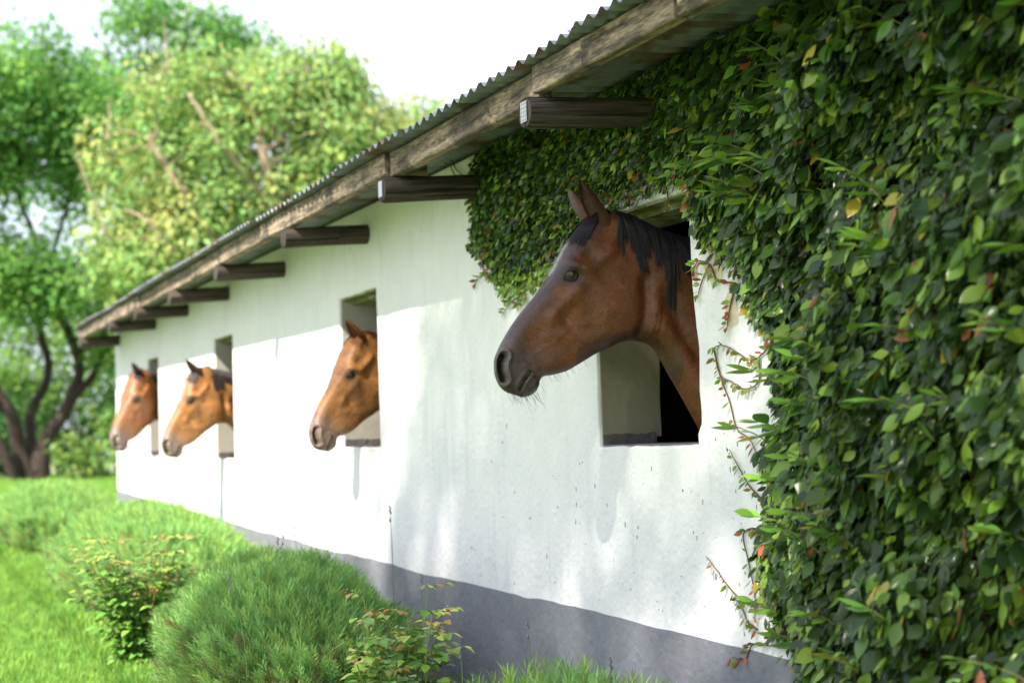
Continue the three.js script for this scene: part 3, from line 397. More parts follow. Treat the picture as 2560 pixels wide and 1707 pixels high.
horse({ label: 'bright bay horse with clipped dark mane, third from the ivy', z: -10.02, psi: -10, rot: -10.5, scale: 0.94, eye: [0.262, 1.634], coat: bright, hair: [0.035, 0.024, 0.024], seed: 23, mane: { u0: 0.06, u1: -0.75, len: 0.2, n: 2200, even: true }, lock: [260, 0.13] });
horse({ label: 'reddish bay horse in the farthest window by the wall corner', z: -12.53, psi: -30, rot: -11, scale: 1.04, eye: [0.24, 1.732], coat: { ...bright, coat: [0.47, 0.18, 0.06], blaze: 0 }, hair: [0.04, 0.026, 0.024], seed: 33, mane: { u0: 0.06, u1: -0.75, len: 0.2, n: 1800, even: true }, lock: [160, 0.1] });
// ---------------------------------------------------------------- climbing fig on the near end of the wall
const leafMat = (o = {}) => phys({ color: 0xffffff, roughness: 0.95, transmission: 0.22, thickness: 0, clearcoat: 0.7, clearcoatRoughness: 0.22, specularIntensity: 0.2, side: THREE.DoubleSide, ...o });
const FIG = [[5.52, 2.51], [5.6, 2.38], [5.56, 2.24], [5.6, 2.12], [5.47, 2.03], [5.37, 1.95], [5.26, 1.86], [5.12, 1.81], [4.93, 1.87], [4.62, 2.0], [4.4, 2.075], [4.13, 2.08], [3.91, 2.09], [3.80, 2.09], [3.80, 2.0], [3.78, 1.93], [3.70, 1.84], [3.59, 1.75], [3.53, 1.64], [3.42, 1.53], [3.40, 1.34], [3.51, 1.22], [3.48, 1.08], [3.57, 0.95], [3.53, 0.76], [3.46, 0.66], [3.36, 0.57], [3.28, 0.3], [3.25, -0.03], [0.6, -0.03], [0.6, 2.51]];
const insidePoly = (x, y, P) => { let c = false; for (let i = 0, j = P.length - 1; i < P.length; j = i++) if ((P[i][1] > y) !== (P[j][1] > y) && x < (P[j][0] - P[i][0]) * (y - P[i][1]) / (P[j][1] - P[i][1]) + P[i][0]) c = !c; return c; };
const figD = (a, y) => { let m = 9; for (let i = 0; i < FIG.length - 4; i++) m = Math.min(m, seg2(a, y, ...FIG[i], ...FIG[i + 1])); return insidePoly(a, y, FIG) ? m : -m; };
const figThick = (a, y) => { const d = figD(a, y); return (0.35 + 0.65 * sstep(2.5, 2.15, y)) * (0.02 + 0.05 * sstep(0, 0.25, d) + 0.125 * sstep(3.45, 2.7, a) * sstep(0, 0.6, d)) * (0.35 + 1.3 * sstep(0.25, 0.75, fb(a * 4.5, y * 4.5, 3))); };
{
  const fig = thing('climbing_fig', 'dense dark green climbing fig covering the near end of the wall', 'climber', [0, 0, -2.6]), FZ = 2.6, r = rng(101);
  const G = [leafGeo({ w: 0.26, fold: -0.28, curl: 0.25, peak: 0.95, seg: 5 }), leafGeo({ w: 0.23, fold: -0.45, curl: 0.4, seg: 5 }), leafGeo({ w: 0.29, fold: 0.2, curl: 0.12, peak: 0.9, seg: 5 })];
  const old = [0.030, 0.066, 0.012], mid = [0.075, 0.152, 0.018], young = [0.19, 0.32, 0.03], yell = [0.36, 0.30, 0.03], rusty = [0.36, 0.12, 0.045];
  const stem = std({ color: lin(0.16, 0.09, 0.05), roughness: 0.9 }), lists = [[], [], []];
  const addLeaf = (k, p, dir, nrm, len, wid, c) => lists[k].push([leafMatrix(p, dir, nrm, len, wid), c]);
  // the mass: leaves at random depth in the layer, more at its face
  for (let i = 0; i < 110000 && lists[0].length + lists[1].length + lists[2].length < 46000; i++) {
    const over = r() < 0.3, a = over ? 3.7 + r() * 1.95 : r() < 0.9 ? 2.0 + r() * 1.8 : 0.6 + r() * 1.5, y = over ? 1.8 + r() * 0.72 : -0.03 + r() * 2.55, d = figD(a, y); if (d < 0) continue;
    const left = a > 3.85; // thin part over the window
    const sparse = left ? 0.55 + 0.75 * fb(a * 7, y * 7, 3) : 1.0; if (left && r() > sparse - 0.22) continue;
    if (d < 0.08 && r() > 0.35 + d * 7) continue;
    const T = figThick(a, y), dep = left ? 0.008 + T * 0.9 * r() : T * (1 - 0.9 * Math.pow(r(), 1.5)) + 0.008;
    const pale = left && (y < 1.98 && a > 4.9) ? 0.75 * sstep(2.0, 1.86, y) : 0;
    const edge = sstep(0.16, 0.02, d), q = r(), c = q < 0.012 * (1 + 4 * edge) ? yell : q < 0.02 + 0.08 * edge ? rusty : q < 0.2 + 0.3 * edge + pale ? young : q < 0.5 ? mid : old;
    const L = (left ? 0.024 + 0.02 * r() : (0.024 + 0.048 * Math.pow(r(), 1.5)) * (0.75 + 0.5 * fb(a * 3, y * 3, 2))) * (edge > 0.5 ? 0.75 : 1);
    const th = (r() - 0.5) * (left ? 2.6 : 1.9), wild = r() < 0.4 ? 1.9 : 0.9, dir = V(-0.3 - 0.5 * r(), -0.62 + 0.7 * wild * (r() - 0.5), (r() - 0.5) * wild - 0.22), nr = V(-Math.cos(th), -0.15 + 0.7 * r(), Math.sin(th));
    addLeaf(Math.floor(r() * 3), V(-dep, y, -a + FZ), dir, nr, L, L * (0.85 + 0.3 * r()), jitterColor(r, c, 0.35, 0.15));
  }
  // dead brown leaves and litter against the wall, added dark to shade the gaps
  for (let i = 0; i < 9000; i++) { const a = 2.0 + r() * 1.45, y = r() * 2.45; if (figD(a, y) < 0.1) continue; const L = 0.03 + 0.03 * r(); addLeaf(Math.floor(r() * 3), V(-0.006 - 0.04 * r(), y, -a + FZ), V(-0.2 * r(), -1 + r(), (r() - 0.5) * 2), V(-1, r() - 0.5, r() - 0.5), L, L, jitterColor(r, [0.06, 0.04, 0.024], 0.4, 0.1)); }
  // tendrils creeping over the plaster
  const sticks = [], tl = [[[3.45, 1.53], [3.53, 1.5], [3.6, 1.525], [3.68, 1.555], [3.76, 1.55]], [[3.5, 1.5], [3.5, 1.44], [3.57, 1.415], [3.63, 1.435], [3.71, 1.47], [3.735, 1.545]], [[3.735, 1.545], [3.70, 1.45], [3.66, 1.38], [3.63, 1.3], [3.56, 1.26], [3.52, 1.2]], [[3.5, 1.08], [3.57, 1.12], [3.62, 1.17], [3.675, 1.235]], [[3.55, 0.78], [3.6, 0.77], [3.69, 0.8], [3.76, 0.85], [3.83, 0.9]], [[3.52, 0.66], [3.6, 0.65], [3.64, 0.605], [3.71, 0.6]], [[3.57, 0.7], [3.62, 0.72], [3.65, 0.765], [3.68, 0.78]], [[3.55, 1.0], [3.62, 0.98], [3.6, 0.9], [3.575, 0.8], [3.58, 0.72]], [[3.6, 1.74], [3.7, 1.76], [3.74, 1.815], [3.81, 1.83], [3.83, 1.80]], [[3.74, 1.815], [3.79, 1.76], [3.815, 1.72]], [[3.6, 1.74], [3.64, 1.66], [3.66, 1.6]], [[3.78, 1.95], [3.81, 2.0], [3.84, 2.06], [3.88, 2.1]], [[5.1, 1.82], [5.2, 1.84], [5.28, 1.8]], [[5.4, 1.98], [5.5, 1.98], [5.56, 1.95]], [[3.36, 0.55], [3.44, 0.5], [3.46, 0.42]], [[4.35, 2.1], [4.3, 2.04], [4.27, 2.01]], [[3.98, 2.12], [3.965, 2.06], [3.96, 2.02]]];
  for (const P of tl) {
    const pts = new THREE.CatmullRomCurve3(P.map(([a, y]) => V(-0.006, y, -a + FZ))).getPoints(P.length * 5);
    sticks.push(tube(pts.map((p, i) => [p.x, p.y + (r() - 0.5) * 0.003, p.z, lerp(0.0032, 0.0012, i / pts.length)]), 5));
    const red = r() < 0.55;
    pts.forEach((p, i) => { const t = i / pts.length; if (i % 2 === 0 || r() < 0.35) { const s = r() < 0.5 ? -1 : 1, tan = pts[Math.min(pts.length - 1, i + 1)].clone().sub(pts[Math.max(0, i - 1)]).normalize(), q = r(), c = q < (red ? 0.25 + 0.45 * t : 0.1) ? rusty : q < 0.5 ? [0.22, 0.22, 0.04] : young; addLeaf(Math.floor(r() * 3), p.clone().add(V(-0.004, 0, 0)), V(-0.5 - r() * 0.6, s * tan.z * 0.7 - 0.5, -s * tan.y * 0.7 + (r() - 0.5) * 0.5), V(-0.6, r() - 0.3, (r() - 0.5) * 2), 0.018 + 0.016 * r(), 0.017 + 0.012 * r(), jitterColor(r, c, 0.25, 0.1)); } });
  }
  // woody stems behind the leaves
  for (let i = 0; i < 60; i++) { let a = 0.8 + r() * 2.6, y = -0.02, h = 0.9 + r() * 1.6; const p = [], w = (r() - 0.5) * 0.5; while (y < h) { p.push([-0.012 - 0.4 * figThick(clamp(a, 0.7, 3.3), clamp(y, 0.1, 2.4)) * r(), y, -a + FZ, 0.009 * (1 - y / (h + 0.2)) + 0.002]); y += 0.12; a += w * 0.06 + (r() - 0.5) * 0.05; if (a > 3.35) a = 3.35; } if (p.length > 2) sticks.push(tube(p, 5)); }
  for (let i = 0; i < 46; i++) { let a = 3.3 + r() * 0.6, y = 2.1 + r() * 0.38; const p = [], e = a + 0.4 + r() * 1.7; while (a < e) { p.push([-0.008 - 0.01 * r(), y, -a + FZ, 0.003]); a += 0.07; y += (r() - 0.52) * 0.06; if (y > 2.5) y = 2.49; if (figD(a, y) < 0.0) y += 0.05; } if (p.length > 2) sticks.push(tube(p, 4)); }
  for (let i = 0; i < 60; i++) { const y0 = 2.45 - 0.25 * r(), a = 4.2 + r() * 1.3, p = []; let y = y0, aa = a; for (let k = 0; k < 7; k++) { if (figD(aa, y) < -0.02) break; p.push([-0.01, y, -aa + FZ, 0.0024]); y -= 0.06; aa += (r() - 0.5) * 0.04; } if (p.length > 2) sticks.push(tube(p, 4)); }
  part(fig, 'stems', mergeGeometries(sticks), stem);
  // outward shoots with large pale leaves, each leaf a mesh
  const shootMat = std({ color: lin(0.22, 0.21, 0.06), roughness: 0.8 }), cols = Array.from({ length: 14 }, (_, i) => leafMat({ color: i < 8 ? jitterColor(r, [0.22, 0.40, 0.045], 0.3, 0.2) : i < 12 ? jitterColor(r, [0.11, 0.25, 0.035], 0.3, 0.15) : jitterColor(r, [0.42, 0.40, 0.05], 0.15, 0.1) }));
  let nLeaf = 0;
  for (let i = 0; i < 62; i++) {
    const fixed = [[3.38, 2.09, 0.30, [-0.35, 0.16, -0.62]], [3.3, 1.93, 0.2, [-0.4, 0.4, -0.5]]][i], a = fixed ? fixed[0] : 2.15 + Math.pow(r(), 0.85) * 1.25, y = fixed ? fixed[1] : 0.15 + r() * 2.2; if (!fixed && figD(a, y) < 0.06) continue;
    const L = fixed ? fixed[2] : 0.09 + 0.13 * r(), dir = fixed ? V(...fixed[3]) : V(-0.75, 0.45 + 0.6 * r(), -0.4 + (r() - 0.5) * 0.9); dir.normalize();
    const p0 = V(-figThick(a, y) * 0.95, y, -a + FZ), pts = []; for (let k = 0; k <= 8; k++) { const t = k / 8; pts.push(p0.clone().addScaledVector(dir, L * t).add(V(0, -0.25 * L * t * t, 0))); }
    part(fig, 'shoot', tube(pts.map((p, k) => [p.x, p.y, p.z, lerp(0.0026, 0.0011, k / 8)]), 5), shootMat);
    const nl = 4 + Math.floor(r() * 3) + (fixed ? 3 : 0);
    for (let k = 0; k < nl && nLeaf < 300; k++) { const t = 0.2 + 0.8 * (k + 0.6) / nl, p = pts[Math.min(8, Math.round(t * 8))], s = k % 2 ? 1 : -1, tip = k === nl - 1, d2 = dir.clone().add(V(-0.25, -0.15 - 0.5 * r() * (1 - t), s * (tip ? 0.1 : 0.85))), len = (0.056 + 0.03 * r()) * (tip ? 0.8 : 1); const m = part(fig, 'leaf', G[Math.floor(r() * 3)], cols[Math.floor(tip || t > 0.7 ? r() * 8 : r() * 14)]); m.applyMatrix4(leafMatrix(p, d2, V(-0.35 + (r() - 0.5) * 0.7, 0.85, s * 0.3 + (r() - 0.5) * 0.8), len, len * 0.95)); nLeaf++; }
  }
  lists.forEach((l, k) => instanced(fig, 'leaf_mass', G[k], leafMat(), l));
}

// ---------------------------------------------------------------- lavender row
const sprig = (() => { // upright sprig about 1 long with narrow leaves
  const r = rng(55), list = [tube([[0, 0, 0, 0.008], [0.01, 0.5, 0, 0.006], [0.0, 0.95, 0.01, 0.003]], 3)], pos = [], idx = [];
  for (let i = 0; i < 40; i++) { const t = 0.12 + 0.86 * i / 40, q = i * 2.4 + r(), L = 0.26 * (1 - 0.45 * t) + 0.05, w = 0.0105, c = Math.cos(q), s = Math.sin(q), up = 0.75 + 0.6 * t, o = pos.length / 3; const b = V(0, t, 0), m = V(c * 0.5, up * 0.5, s * 0.5).normalize().multiplyScalar(L * 0.5).add(b), e = V(c * 0.75, up * 0.75, s * 0.75).normalize().multiplyScalar(L).add(b).add(V(0, 0.01, 0)), sd = V(-s, 0, c).multiplyScalar(w); pos.push(b.x, b.y, b.z, m.x + sd.x, m.y, m.z + sd.z, m.x - sd.x, m.y, m.z - sd.z, e.x, e.y, e.z); idx.push(o, o + 1, o + 2, o + 1, o + 3, o + 2); }
  return mergeGeometries([list[0], (() => { const g = geoFrom(pos, idx, null, new Array(pos.length / 3 * 2).fill(0)); return g; })()]);
})();
const lavMat = leafMat({ clearcoat: 0, transmission: 0.3 }), woodyMat = std({ color: lin(0.11, 0.12, 0.05), roughness: 1 }), stalkMat = std({ color: lin(0.16, 0.24, 0.09), roughness: 0.9 }), budMat = std({ color: lin(0.2, 0.18, 0.22), roughness: 0.9 });
function lavender({ x, z, rx, rz, h, n, label, col, stalks = [], seed, size = 0.17 }) {
  const gy = groundY(x, z), b = thing('lavender_bush', label, 'lavender', [x, gy, z], 'lavender bushes along the stable wall'), r = rng(seed), L = [];
  const shape = (t) => Math.pow(1 - Math.pow(t, 2.6), 1 / 2.2);  // dome profile
  { // woody heart of the bush
    const pos = [], idx = [], na = 28, nr = 9; for (let j = 0; j <= nr; j++) for (let i = 0; i < na; i++) { const q = i / na * 6.2832, t = j / nr, k = 0.78 * (0.9 + 0.25 * (fb(Math.cos(q) * 2 + seed, Math.sin(q) * 2 + t * 3, 3) - 0.5)); pos.push(Math.cos(q) * rx * k * t * (1 - 0.12 * (1 - 0)), h * 0.76 * shape(t) * (0.94 + 0.2 * (fb(t * 5 + seed, q, 2) - 0.5)) - (j === nr ? 0.05 : 0), Math.sin(q) * rz * k * t); }
    for (let j = 0; j < nr; j++) for (let i = 0; i < na; i++) { const a = j * na + i, c = j * na + (i + 1) % na; idx.push(a, c, a + na, a + na, c, c + na); } part(b, 'woody_heart', geoFrom(pos, idx), woodyMat);
  }
  for (let i = 0; i < n; i++) {
    const q = r() * 6.2832, low = r() < 0.34, t = low ? 0.92 + 0.06 * r() : Math.sqrt(r()) * 0.97, bump = 1 + 0.22 * (fb(Math.cos(q) * 1.8 + seed, Math.sin(q) * 1.8, 3) - 0.5) + 0.1 * (fb(q * 6 + seed, t * 5, 2) - 0.5), y = low ? h * (0.06 + 0.5 * r()) : h * shape(t) * 0.84 * (0.93 + 0.2 * fb(t * 4 + seed, q * 2, 2));
    const p = V(Math.cos(q) * rx * t * bump * 0.94, y, Math.sin(q) * rz * t * bump * 0.94), lean = t * t * (low ? 1.15 : 0.8), dir = V(Math.cos(q) * lean + (r() - 0.5) * 0.35, 1, Math.sin(q) * lean + (r() - 0.5) * 0.35), s = size * (0.7 + 0.6 * r());
    L.push([leafMatrix(p, dir, V(r() - 0.5, 0.1, r() - 0.5), s, s * 0.9), jitterColor(r, low && r() < 0.15 ? [0.2, 0.15, 0.07] : col, 0.3, 0.18)]);
  }
  instanced(b, 'foliage', sprig, lavMat, L);
  for (const [dx, y0, dz, H, lx] of stalks) {
    const p = []; for (let k = 0; k <= 6; k++) { const t = k / 6; p.push([dx + lx * t * t, y0 + H * t, dz + 0.02 * t, lerp(0.0022, 0.0014, t)]); } const e = p[6];
    const st = part(b, 'flower_stalk', tube(p, 5), stalkMat); const bd = []; for (let k = 0; k < 5; k++) { const g = new THREE.SphereGeometry(0.0045 - 0.0004 * k, 7, 5); g.scale(1, 1.7, 1); g.translate(e[0] + lx * 0.03 * k + (k % 2 ? 0.002 : -0.002), e[1] + k * 0.009 - (k === 0 ? 0.02 : 0), e[2]); bd.push(g); } part(st, 'bud_spike', mergeGeometries(bd), budMat);
  }
  return b;
}
const lavCol = [0.28, 0.47, 0.13];
lavender({ x: -0.74, z: -6.1, rx: 0.38, rz: 0.95, h: 0.56, n: 8000, col: lavCol, seed: 1, label: 'large rounded lavender bush between the two roses', stalks: [[0.32, 0.45, 0.55, 0.42, -0.01], [0.25, 0.4, -0.55, 0.36, -0.02], [0.36, 0.38, 0.75, 0.22, 0.0], [-0.1, 0.45, 0.2, 0.3, 0.03], [-0.35, 0.3, 0.75, 0.36, -0.06], [0.05, 0.5, -0.2, 0.25, 0.02]] });
lavender({ x: -0.64, z: -9.55, rx: 0.5, rz: 1.9, h: 0.53, n: 8000, col: lavCol, seed: 2, label: 'long lavender bush behind the leafy rose', stalks: [[0.2, 0.45, 1.3, 0.3, 0.02], [-0.2, 0.45, 1.0, 0.3, -0.03]] });
lavender({ x: -0.75, z: -13.3, rx: 0.5, rz: 1.5, h: 0.46, n: 6000, col: lavCol, seed: 3, label: 'lavender bush farthest along the wall, beyond the long one', stalks: [] });
lavender({ x: -0.62, z: -3.55, rx: 0.36, rz: 0.7, h: 0.42, n: 1500, col: lavCol, seed: 4, label: 'nearest lavender bush, only its tips showing below the ivy', stalks: [[0.02, 0.4, -0.35, 0.3, -0.015], [-0.1, 0.4, -0.6, 0.22, -0.01], [0.2, 0.38, -0.2, 0.2, 0.0]], size: 0.2 });

// ---------------------------------------------------------------- roses
function rose({ x, z, label, canes, h, spread, seed, leaves, low }) {
  const b = thing('rose_bush', label, 'rose bush', [x, groundY(x, z), z], 'roses between the lavender'), r = rng(seed), G = [leafGeo({ w: 0.33, fold: 0.15, curl: 0.12, peak: 0.8 }), leafGeo({ w: 0.36, fold: 0.3, curl: 0.25, peak: 0.8 })];
  const mats = [...Array.from({ length: 7 }, () => leafMat({ color: jitterColor(r, [0.17, 0.35, 0.05], 0.35, 0.2) })), leafMat({ color: lin(0.32, 0.42, 0.06) }), leafMat({ color: lin(0.36, 0.42, 0.07) }), leafMat({ color: lin(0.42, 0.22, 0.06) })], cm = std({ color: lin(0.17, 0.2, 0.06), roughness: 0.7 }), rm = std({ color: lin(0.32, 0.13, 0.06), roughness: 0.7 });
  let n = 0; const all = [];
  for (let c = 0; c < canes; c++) {
    const q = c / canes * 6.2832 + r(), s = spread * (0.35 + 0.65 * r()), H = h * (0.62 + 0.38 * r()), pts = []; for (let k = 0; k <= 9; k++) { const t = k / 9; pts.push(V(Math.cos(q) * s * Math.pow(t, 1.3) + (r() - 0.5) * 0.02, H * t, Math.sin(q) * s * Math.pow(t, 1.3) + (r() - 0.5) * 0.02)); }
    part(b, 'cane', tube(pts.map((p, k) => [p.x, p.y, p.z, lerp(0.006, 0.0022, k / 9)]), 6), r() < 0.3 ? rm : cm);
    for (let k = low; k <= 9; k++) for (let side = 0; side < 2; side++) { const p = pts[k], a = r() * 6.28, out = V(Math.cos(a), 0.25, Math.sin(a)).normalize(), top = k >= 9; // a leaf of five leaflets
      for (let m = 0; m < 5; m++) { const f = 0.018 + 0.022 * Math.floor((m + 1) / 2), sd = m === 4 ? 0 : m % 2 ? 1 : -1, sv = V(-out.z, 0, out.x).multiplyScalar(sd), len = (0.04 + 0.018 * r()) * (top ? 0.7 : 1), lp = p.clone().addScaledVector(out, f + (m === 4 ? 0.02 : 0)).addScaledVector(sv, 0.004), dir = out.clone().multiplyScalar(0.6).addScaledVector(sv, 1).add(V(0, -0.2 + 0.3 * (r() - 0.5), 0)); all.push([leafMatrix(lp, dir, V((r() - 0.5) * 0.8, 1, (r() - 0.5) * 0.8), len, len), G[Math.floor(r() * 2)], top ? mats[7 + Math.floor(r() * 3)] : k >= 8 && r() < 0.4 ? mats[7 + Math.floor(r() * 2)] : mats[Math.floor(r() * 7)], -lp.x * 0.5 + lp.z + lp.y + 0.4 * r()]); } }
  }
  all.sort((a, b2) => b2[3] - a[3]); const rest = [[], []];
  for (const [m, g, mat] of all) if (n < leaves) { part(b, 'leaf', g, mat).applyMatrix4(m); n++; } else rest[G.indexOf(g)].push([m, mat.color]);
  rest.forEach((l, k) => l.length && instanced(b, 'leaf_mass', G[k], leafMat(), l));
}
rose({ x: -1.16, z: -7.15, label: 'bushy rose with copper young shoots between two lavender bushes', canes: 26, h: 0.7, spread: 0.3, seed: 71, leaves: 298, low: 2 });
rose({ x: -0.78, z: -4.5, label: 'young rose with yellow green tips in front of the grey base', canes: 13, h: 0.74, spread: 0.24, seed: 72, leaves: 290, low: 4 });

// ---------------------------------------------------------------- lawn
{
  const r = rng(301), pos = [], idx = [], col = []; // a tuft of blades
  for (let i = 0; i < 14; i++) { const q = r() * 6.28, d = 0.03 * r(), x = Math.cos(q) * d, z = Math.sin(q) * d, H = 0.05 + 0.05 * r(), l = 0.045 * r() + 0.01, t = r() * 6.28, w = 0.0022, o = pos.length / 3, lx = Math.cos(t) * l, lz = Math.sin(t) * l, sx = -Math.sin(t) * w, sz = Math.cos(t) * w; pos.push(x + sx, 0, z + sz, x - sx, 0, z - sz, x + lx * 0.4 + sx, H * 0.6, z + lz * 0.4 + sz, x + lx * 0.4 - sx, H * 0.6, z + lz * 0.4 - sz, x + lx, H, z + lz); idx.push(o, o + 1, o + 2, o + 1, o + 3, o + 2, o + 2, o + 3, o + 4); }
  const g = geoFrom(pos, idx, null, new Array(pos.length / 3 * 2).fill(0)), L = [];
  for (let i = 0; i < 70000; i++) {
    const near = r() < 0.72, z = near ? -6.5 - r() * 11 : -15 - r() * 20, x = near ? -3.2 + r() * 2.5 : -4 + r() * 8.5; if (x > -0.95 - 0.1 * fb(z * 1.3, 8) && z > -14.9 && x < 5.4) continue; const s = (0.75 + 0.6 * r()) * (near ? 1 : 1.7) * (z > -14.9 && x > -1.3 ? 1.5 : 1);
    L.push([new THREE.Matrix4().makeRotationY(r() * 6.28).scale(V(s, s * (0.7 + 0.5 * fb(x, z, 2)), s)).setPosition(x, groundY(x, z) - 0.004, z), jitterColor(r, [0.25, 0.44, 0.08], 0.3, 0.18)]);
  }
  const m = instanced(scene, 'lawn_grass', g, leafMat({ clearcoat: 0, transmission: 0.35 }), L); m.userData = { kind: 'stuff', label: 'short bright green grass of the lawn beside the lavender', category: 'grass' };
}

// ---------------------------------------------------------------- trees
const crownLeaf = leafGeo({ w: 0.3, fold: 0.2, curl: 0.25, seg: 3 });
const treeLeafMat = leafMat({ transmission: 0.42, clearcoat: 0.25, clearcoatRoughness: 0.45 });
function tree({ name = 'tree', label, category = 'tree', group, at, stems, bark, clumps, cols, seed, leaf = 0.13, perClump = 60, limbs = 5, flat = [1, 1, 1], cluster = 0.5, shell = 0.35, bareTwigs = 0, hang = 0.35, gaps = [] }) {
  const [x, z] = at, t = thing(name, label, category, [x, groundY(x, z) - 0.03, z], group), r = rng(seed), wood = [], L = [], tips = [];
  // clumps: ellipsoids [cx,cy,cz,rx,ry,rz] relative to the base; clusters of leaves spread through them
  const cl = []; for (const [cx, cy, cz, rx, ry, rz, n] of clumps) for (let i = 0; i < n; i++) { let q; do { q = V(r() * 2 - 1, r() * 2 - 1, r() * 2 - 1); } while (q.lengthSq() > 1 || q.lengthSq() < shell * shell); const w = V(cx + q.x * rx, cy + q.y * ry, cz + q.z * rz), wx = w.x + at[0], py = w.y + 1.12 * wx, pz = w.z + at[1] + 0.5 * wx; if (gaps.some(([gz, gy, rz2, ry2, pr]) => ((pz - gz) / rz2) ** 2 + ((py - gy) / ry2) ** 2 < 1 && r() < pr)) continue; cl.push(w); }
  const nodes = []; for (const S of stems) { const p = new THREE.CatmullRomCurve3(S.map((q) => V(q[0], q[1], q[2]))).getPoints(S.length * 5), n = p.length; wood.push(tube(p.map((q, i) => { const f = i / (n - 1) * (S.length - 1), k = Math.min(S.length - 2, Math.floor(f)); return [q.x + (fb(q.y * 2, i, 2) - 0.5) * 0.04, q.y, q.z + (fb(q.y * 2, i + 9, 2) - 0.5) * 0.04, lerp(S[k][3], S[k + 1][3], f - k)]; }), 9, 1)); p.forEach((q, i) => { if (i > n * 0.45) nodes.push(q); }); }
  for (const c of cl) { // a limb from the nearest node to each cluster
    if (r() < limbs) { let best = nodes[0], bd = 1e9; for (const q of nodes) { const d = q.distanceToSquared(c) + (q.y > c.y ? 3 : 0); if (d < bd) { bd = d; best = q; } } const m = best.clone().lerp(c, 0.5).add(V((r() - 0.5) * 0.5, 0.15 + (r() - 0.5) * 0.3, (r() - 0.5) * 0.5)), p = new THREE.QuadraticBezierCurve3(best, m, c).getPoints(5), w = 0.012 + 0.012 * Math.sqrt(bd); wood.push(tube(p.map((q, i) => [q.x, q.y, q.z, lerp(w, 0.006, i / 5)]), 5)); }
    const base = cols[Math.floor(r() * cols.length)];
    for (let i = 0; i < perClump; i++) { const q = V(r() * 2 - 1, r() * 2 - 1, r() * 2 - 1); if (q.lengthSq() > 1.2) continue; const p = c.clone().add(V(q.x * cluster * flat[0], q.y * cluster * flat[1], q.z * cluster * flat[2])), s = leaf * (0.6 + 0.7 * r()); L.push([leafMatrix(p, V(q.x + (r() - 0.5), -hang + (r() - 0.5) * 0.9, q.z + (r() - 0.5)), V((r() - 0.5) * 1.4, 1, (r() - 0.5) * 1.4), s, s), jitterColor(r, base, 0.35, 0.2)]); }
  }
  for (let i = 0; i < bareTwigs; i++) { const c = cl[Math.floor(r() * cl.length)], d = c.clone().add(V((r() - 0.5) * 1.2, 0.5 + r(), (r() - 0.5) * 1.2)); wood.push(tube([[c.x, c.y, c.z, 0.025], [lerp(c.x, d.x, 0.5) + 0.1 * (r() - 0.5), lerp(c.y, d.y, 0.5), lerp(c.z, d.z, 0.5), 0.016], [d.x, d.y, d.z, 0.006]], 5)); }
  if (wood.length) part(t, 'trunk', mergeGeometries(wood), std({ color: lin(...bark), roughness: 0.95, bumpMap: woodBump, bumpScale: 0.02 }));
  instanced(t, 'crown', crownLeaf, treeLeafMat, L); return t;
}
// many-stemmed dark tree at the left, beyond the far end of the stable
tree({ label: 'spreading tree with several dark leaning stems left of the stable', at: [1.1, -30.5], seed: 401, bark: [0.055, 0.038, 0.03], leaf: 0.12, perClump: 270, cluster: 0.58, limbs: 0.5,
  stems: [[[0, 0, 0, 0.2], [-0.25, 0.8, 0, 0.15], [-0.45, 1.6, 0.2, 0.12], [-0.95, 2.4, 0.1, 0.1], [-1.0, 3.4, 0.1, 0.08], [-1.7, 5.2, 0, 0.05]], [[0.15, 0, 0, 0.2], [0.25, 0.9, 0.1, 0.15], [0.75, 1.7, 0, 0.12], [0.95, 2.5, 0, 0.1], [0.6, 3.5, 0.1, 0.09], [0.3, 4.6, 0, 0.07], [-0.3, 6.2, 0, 0.04]], [[0.1, 0.3, 0.1, 0.13], [0.0, 1.4, -0.3, 0.1], [0.4, 2.4, -0.4, 0.09], [0.2, 3.4, -0.2, 0.07], [0.9, 6.4, 0, 0.03]], [[0.75, 1.7, 0.05, 0.09], [1.3, 2.4, 0.1, 0.08], [1.5, 3.3, 0.3, 0.06], [2.0, 4.2, 0.3, 0.04], [1.7, 5.6, 0.3, 0.03]], [[-0.4, 1.5, 0.1, 0.09], [-1.3, 2.1, 0.4, 0.07], [-1.7, 3.0, 0.4, 0.055], [-2.5, 3.9, 0.4, 0.035]], [[0.9, 2.7, 0.1, 0.06], [1.7, 3.2, 0.5, 0.05], [2.6, 4.6, 0.6, 0.025]], [[-0.3, 0, 0.1, 0.13], [-0.7, 1.0, 0.3, 0.1], [-1.4, 1.6, 0.3, 0.08], [-1.5, 2.8, 0.4, 0.06], [-2.2, 4.4, 0.2, 0.035]], [[-1.0, 3.3, 0.1, 0.06], [-0.4, 4.2, 0.2, 0.05], [-0.6, 5.6, 0.1, 0.03]]],
  clumps: [[-0.8, 7.9, 0, 2.2, 1.7, 1.9, 90], [0.9, 7.2, 0.3, 1.4, 1.3, 1.6, 50], [-2.2, 6.2, 0.4, 1.8, 1.0, 1.5, 40], [-1.4, 4.4, 0.7, 1.8, 0.7, 1.2, 36], [2.2, 4.6, 0.6, 1.2, 0.9, 1.0, 40], [2.1, 3.2, 0.8, 1.0, 0.9, 0.8, 34], [0.2, 4.2, 1.0, 1.4, 0.6, 0.8, 26]], cols: [[0.17, 0.38, 0.07], [0.22, 0.44, 0.08], [0.12, 0.29, 0.055], [0.28, 0.48, 0.1]] });
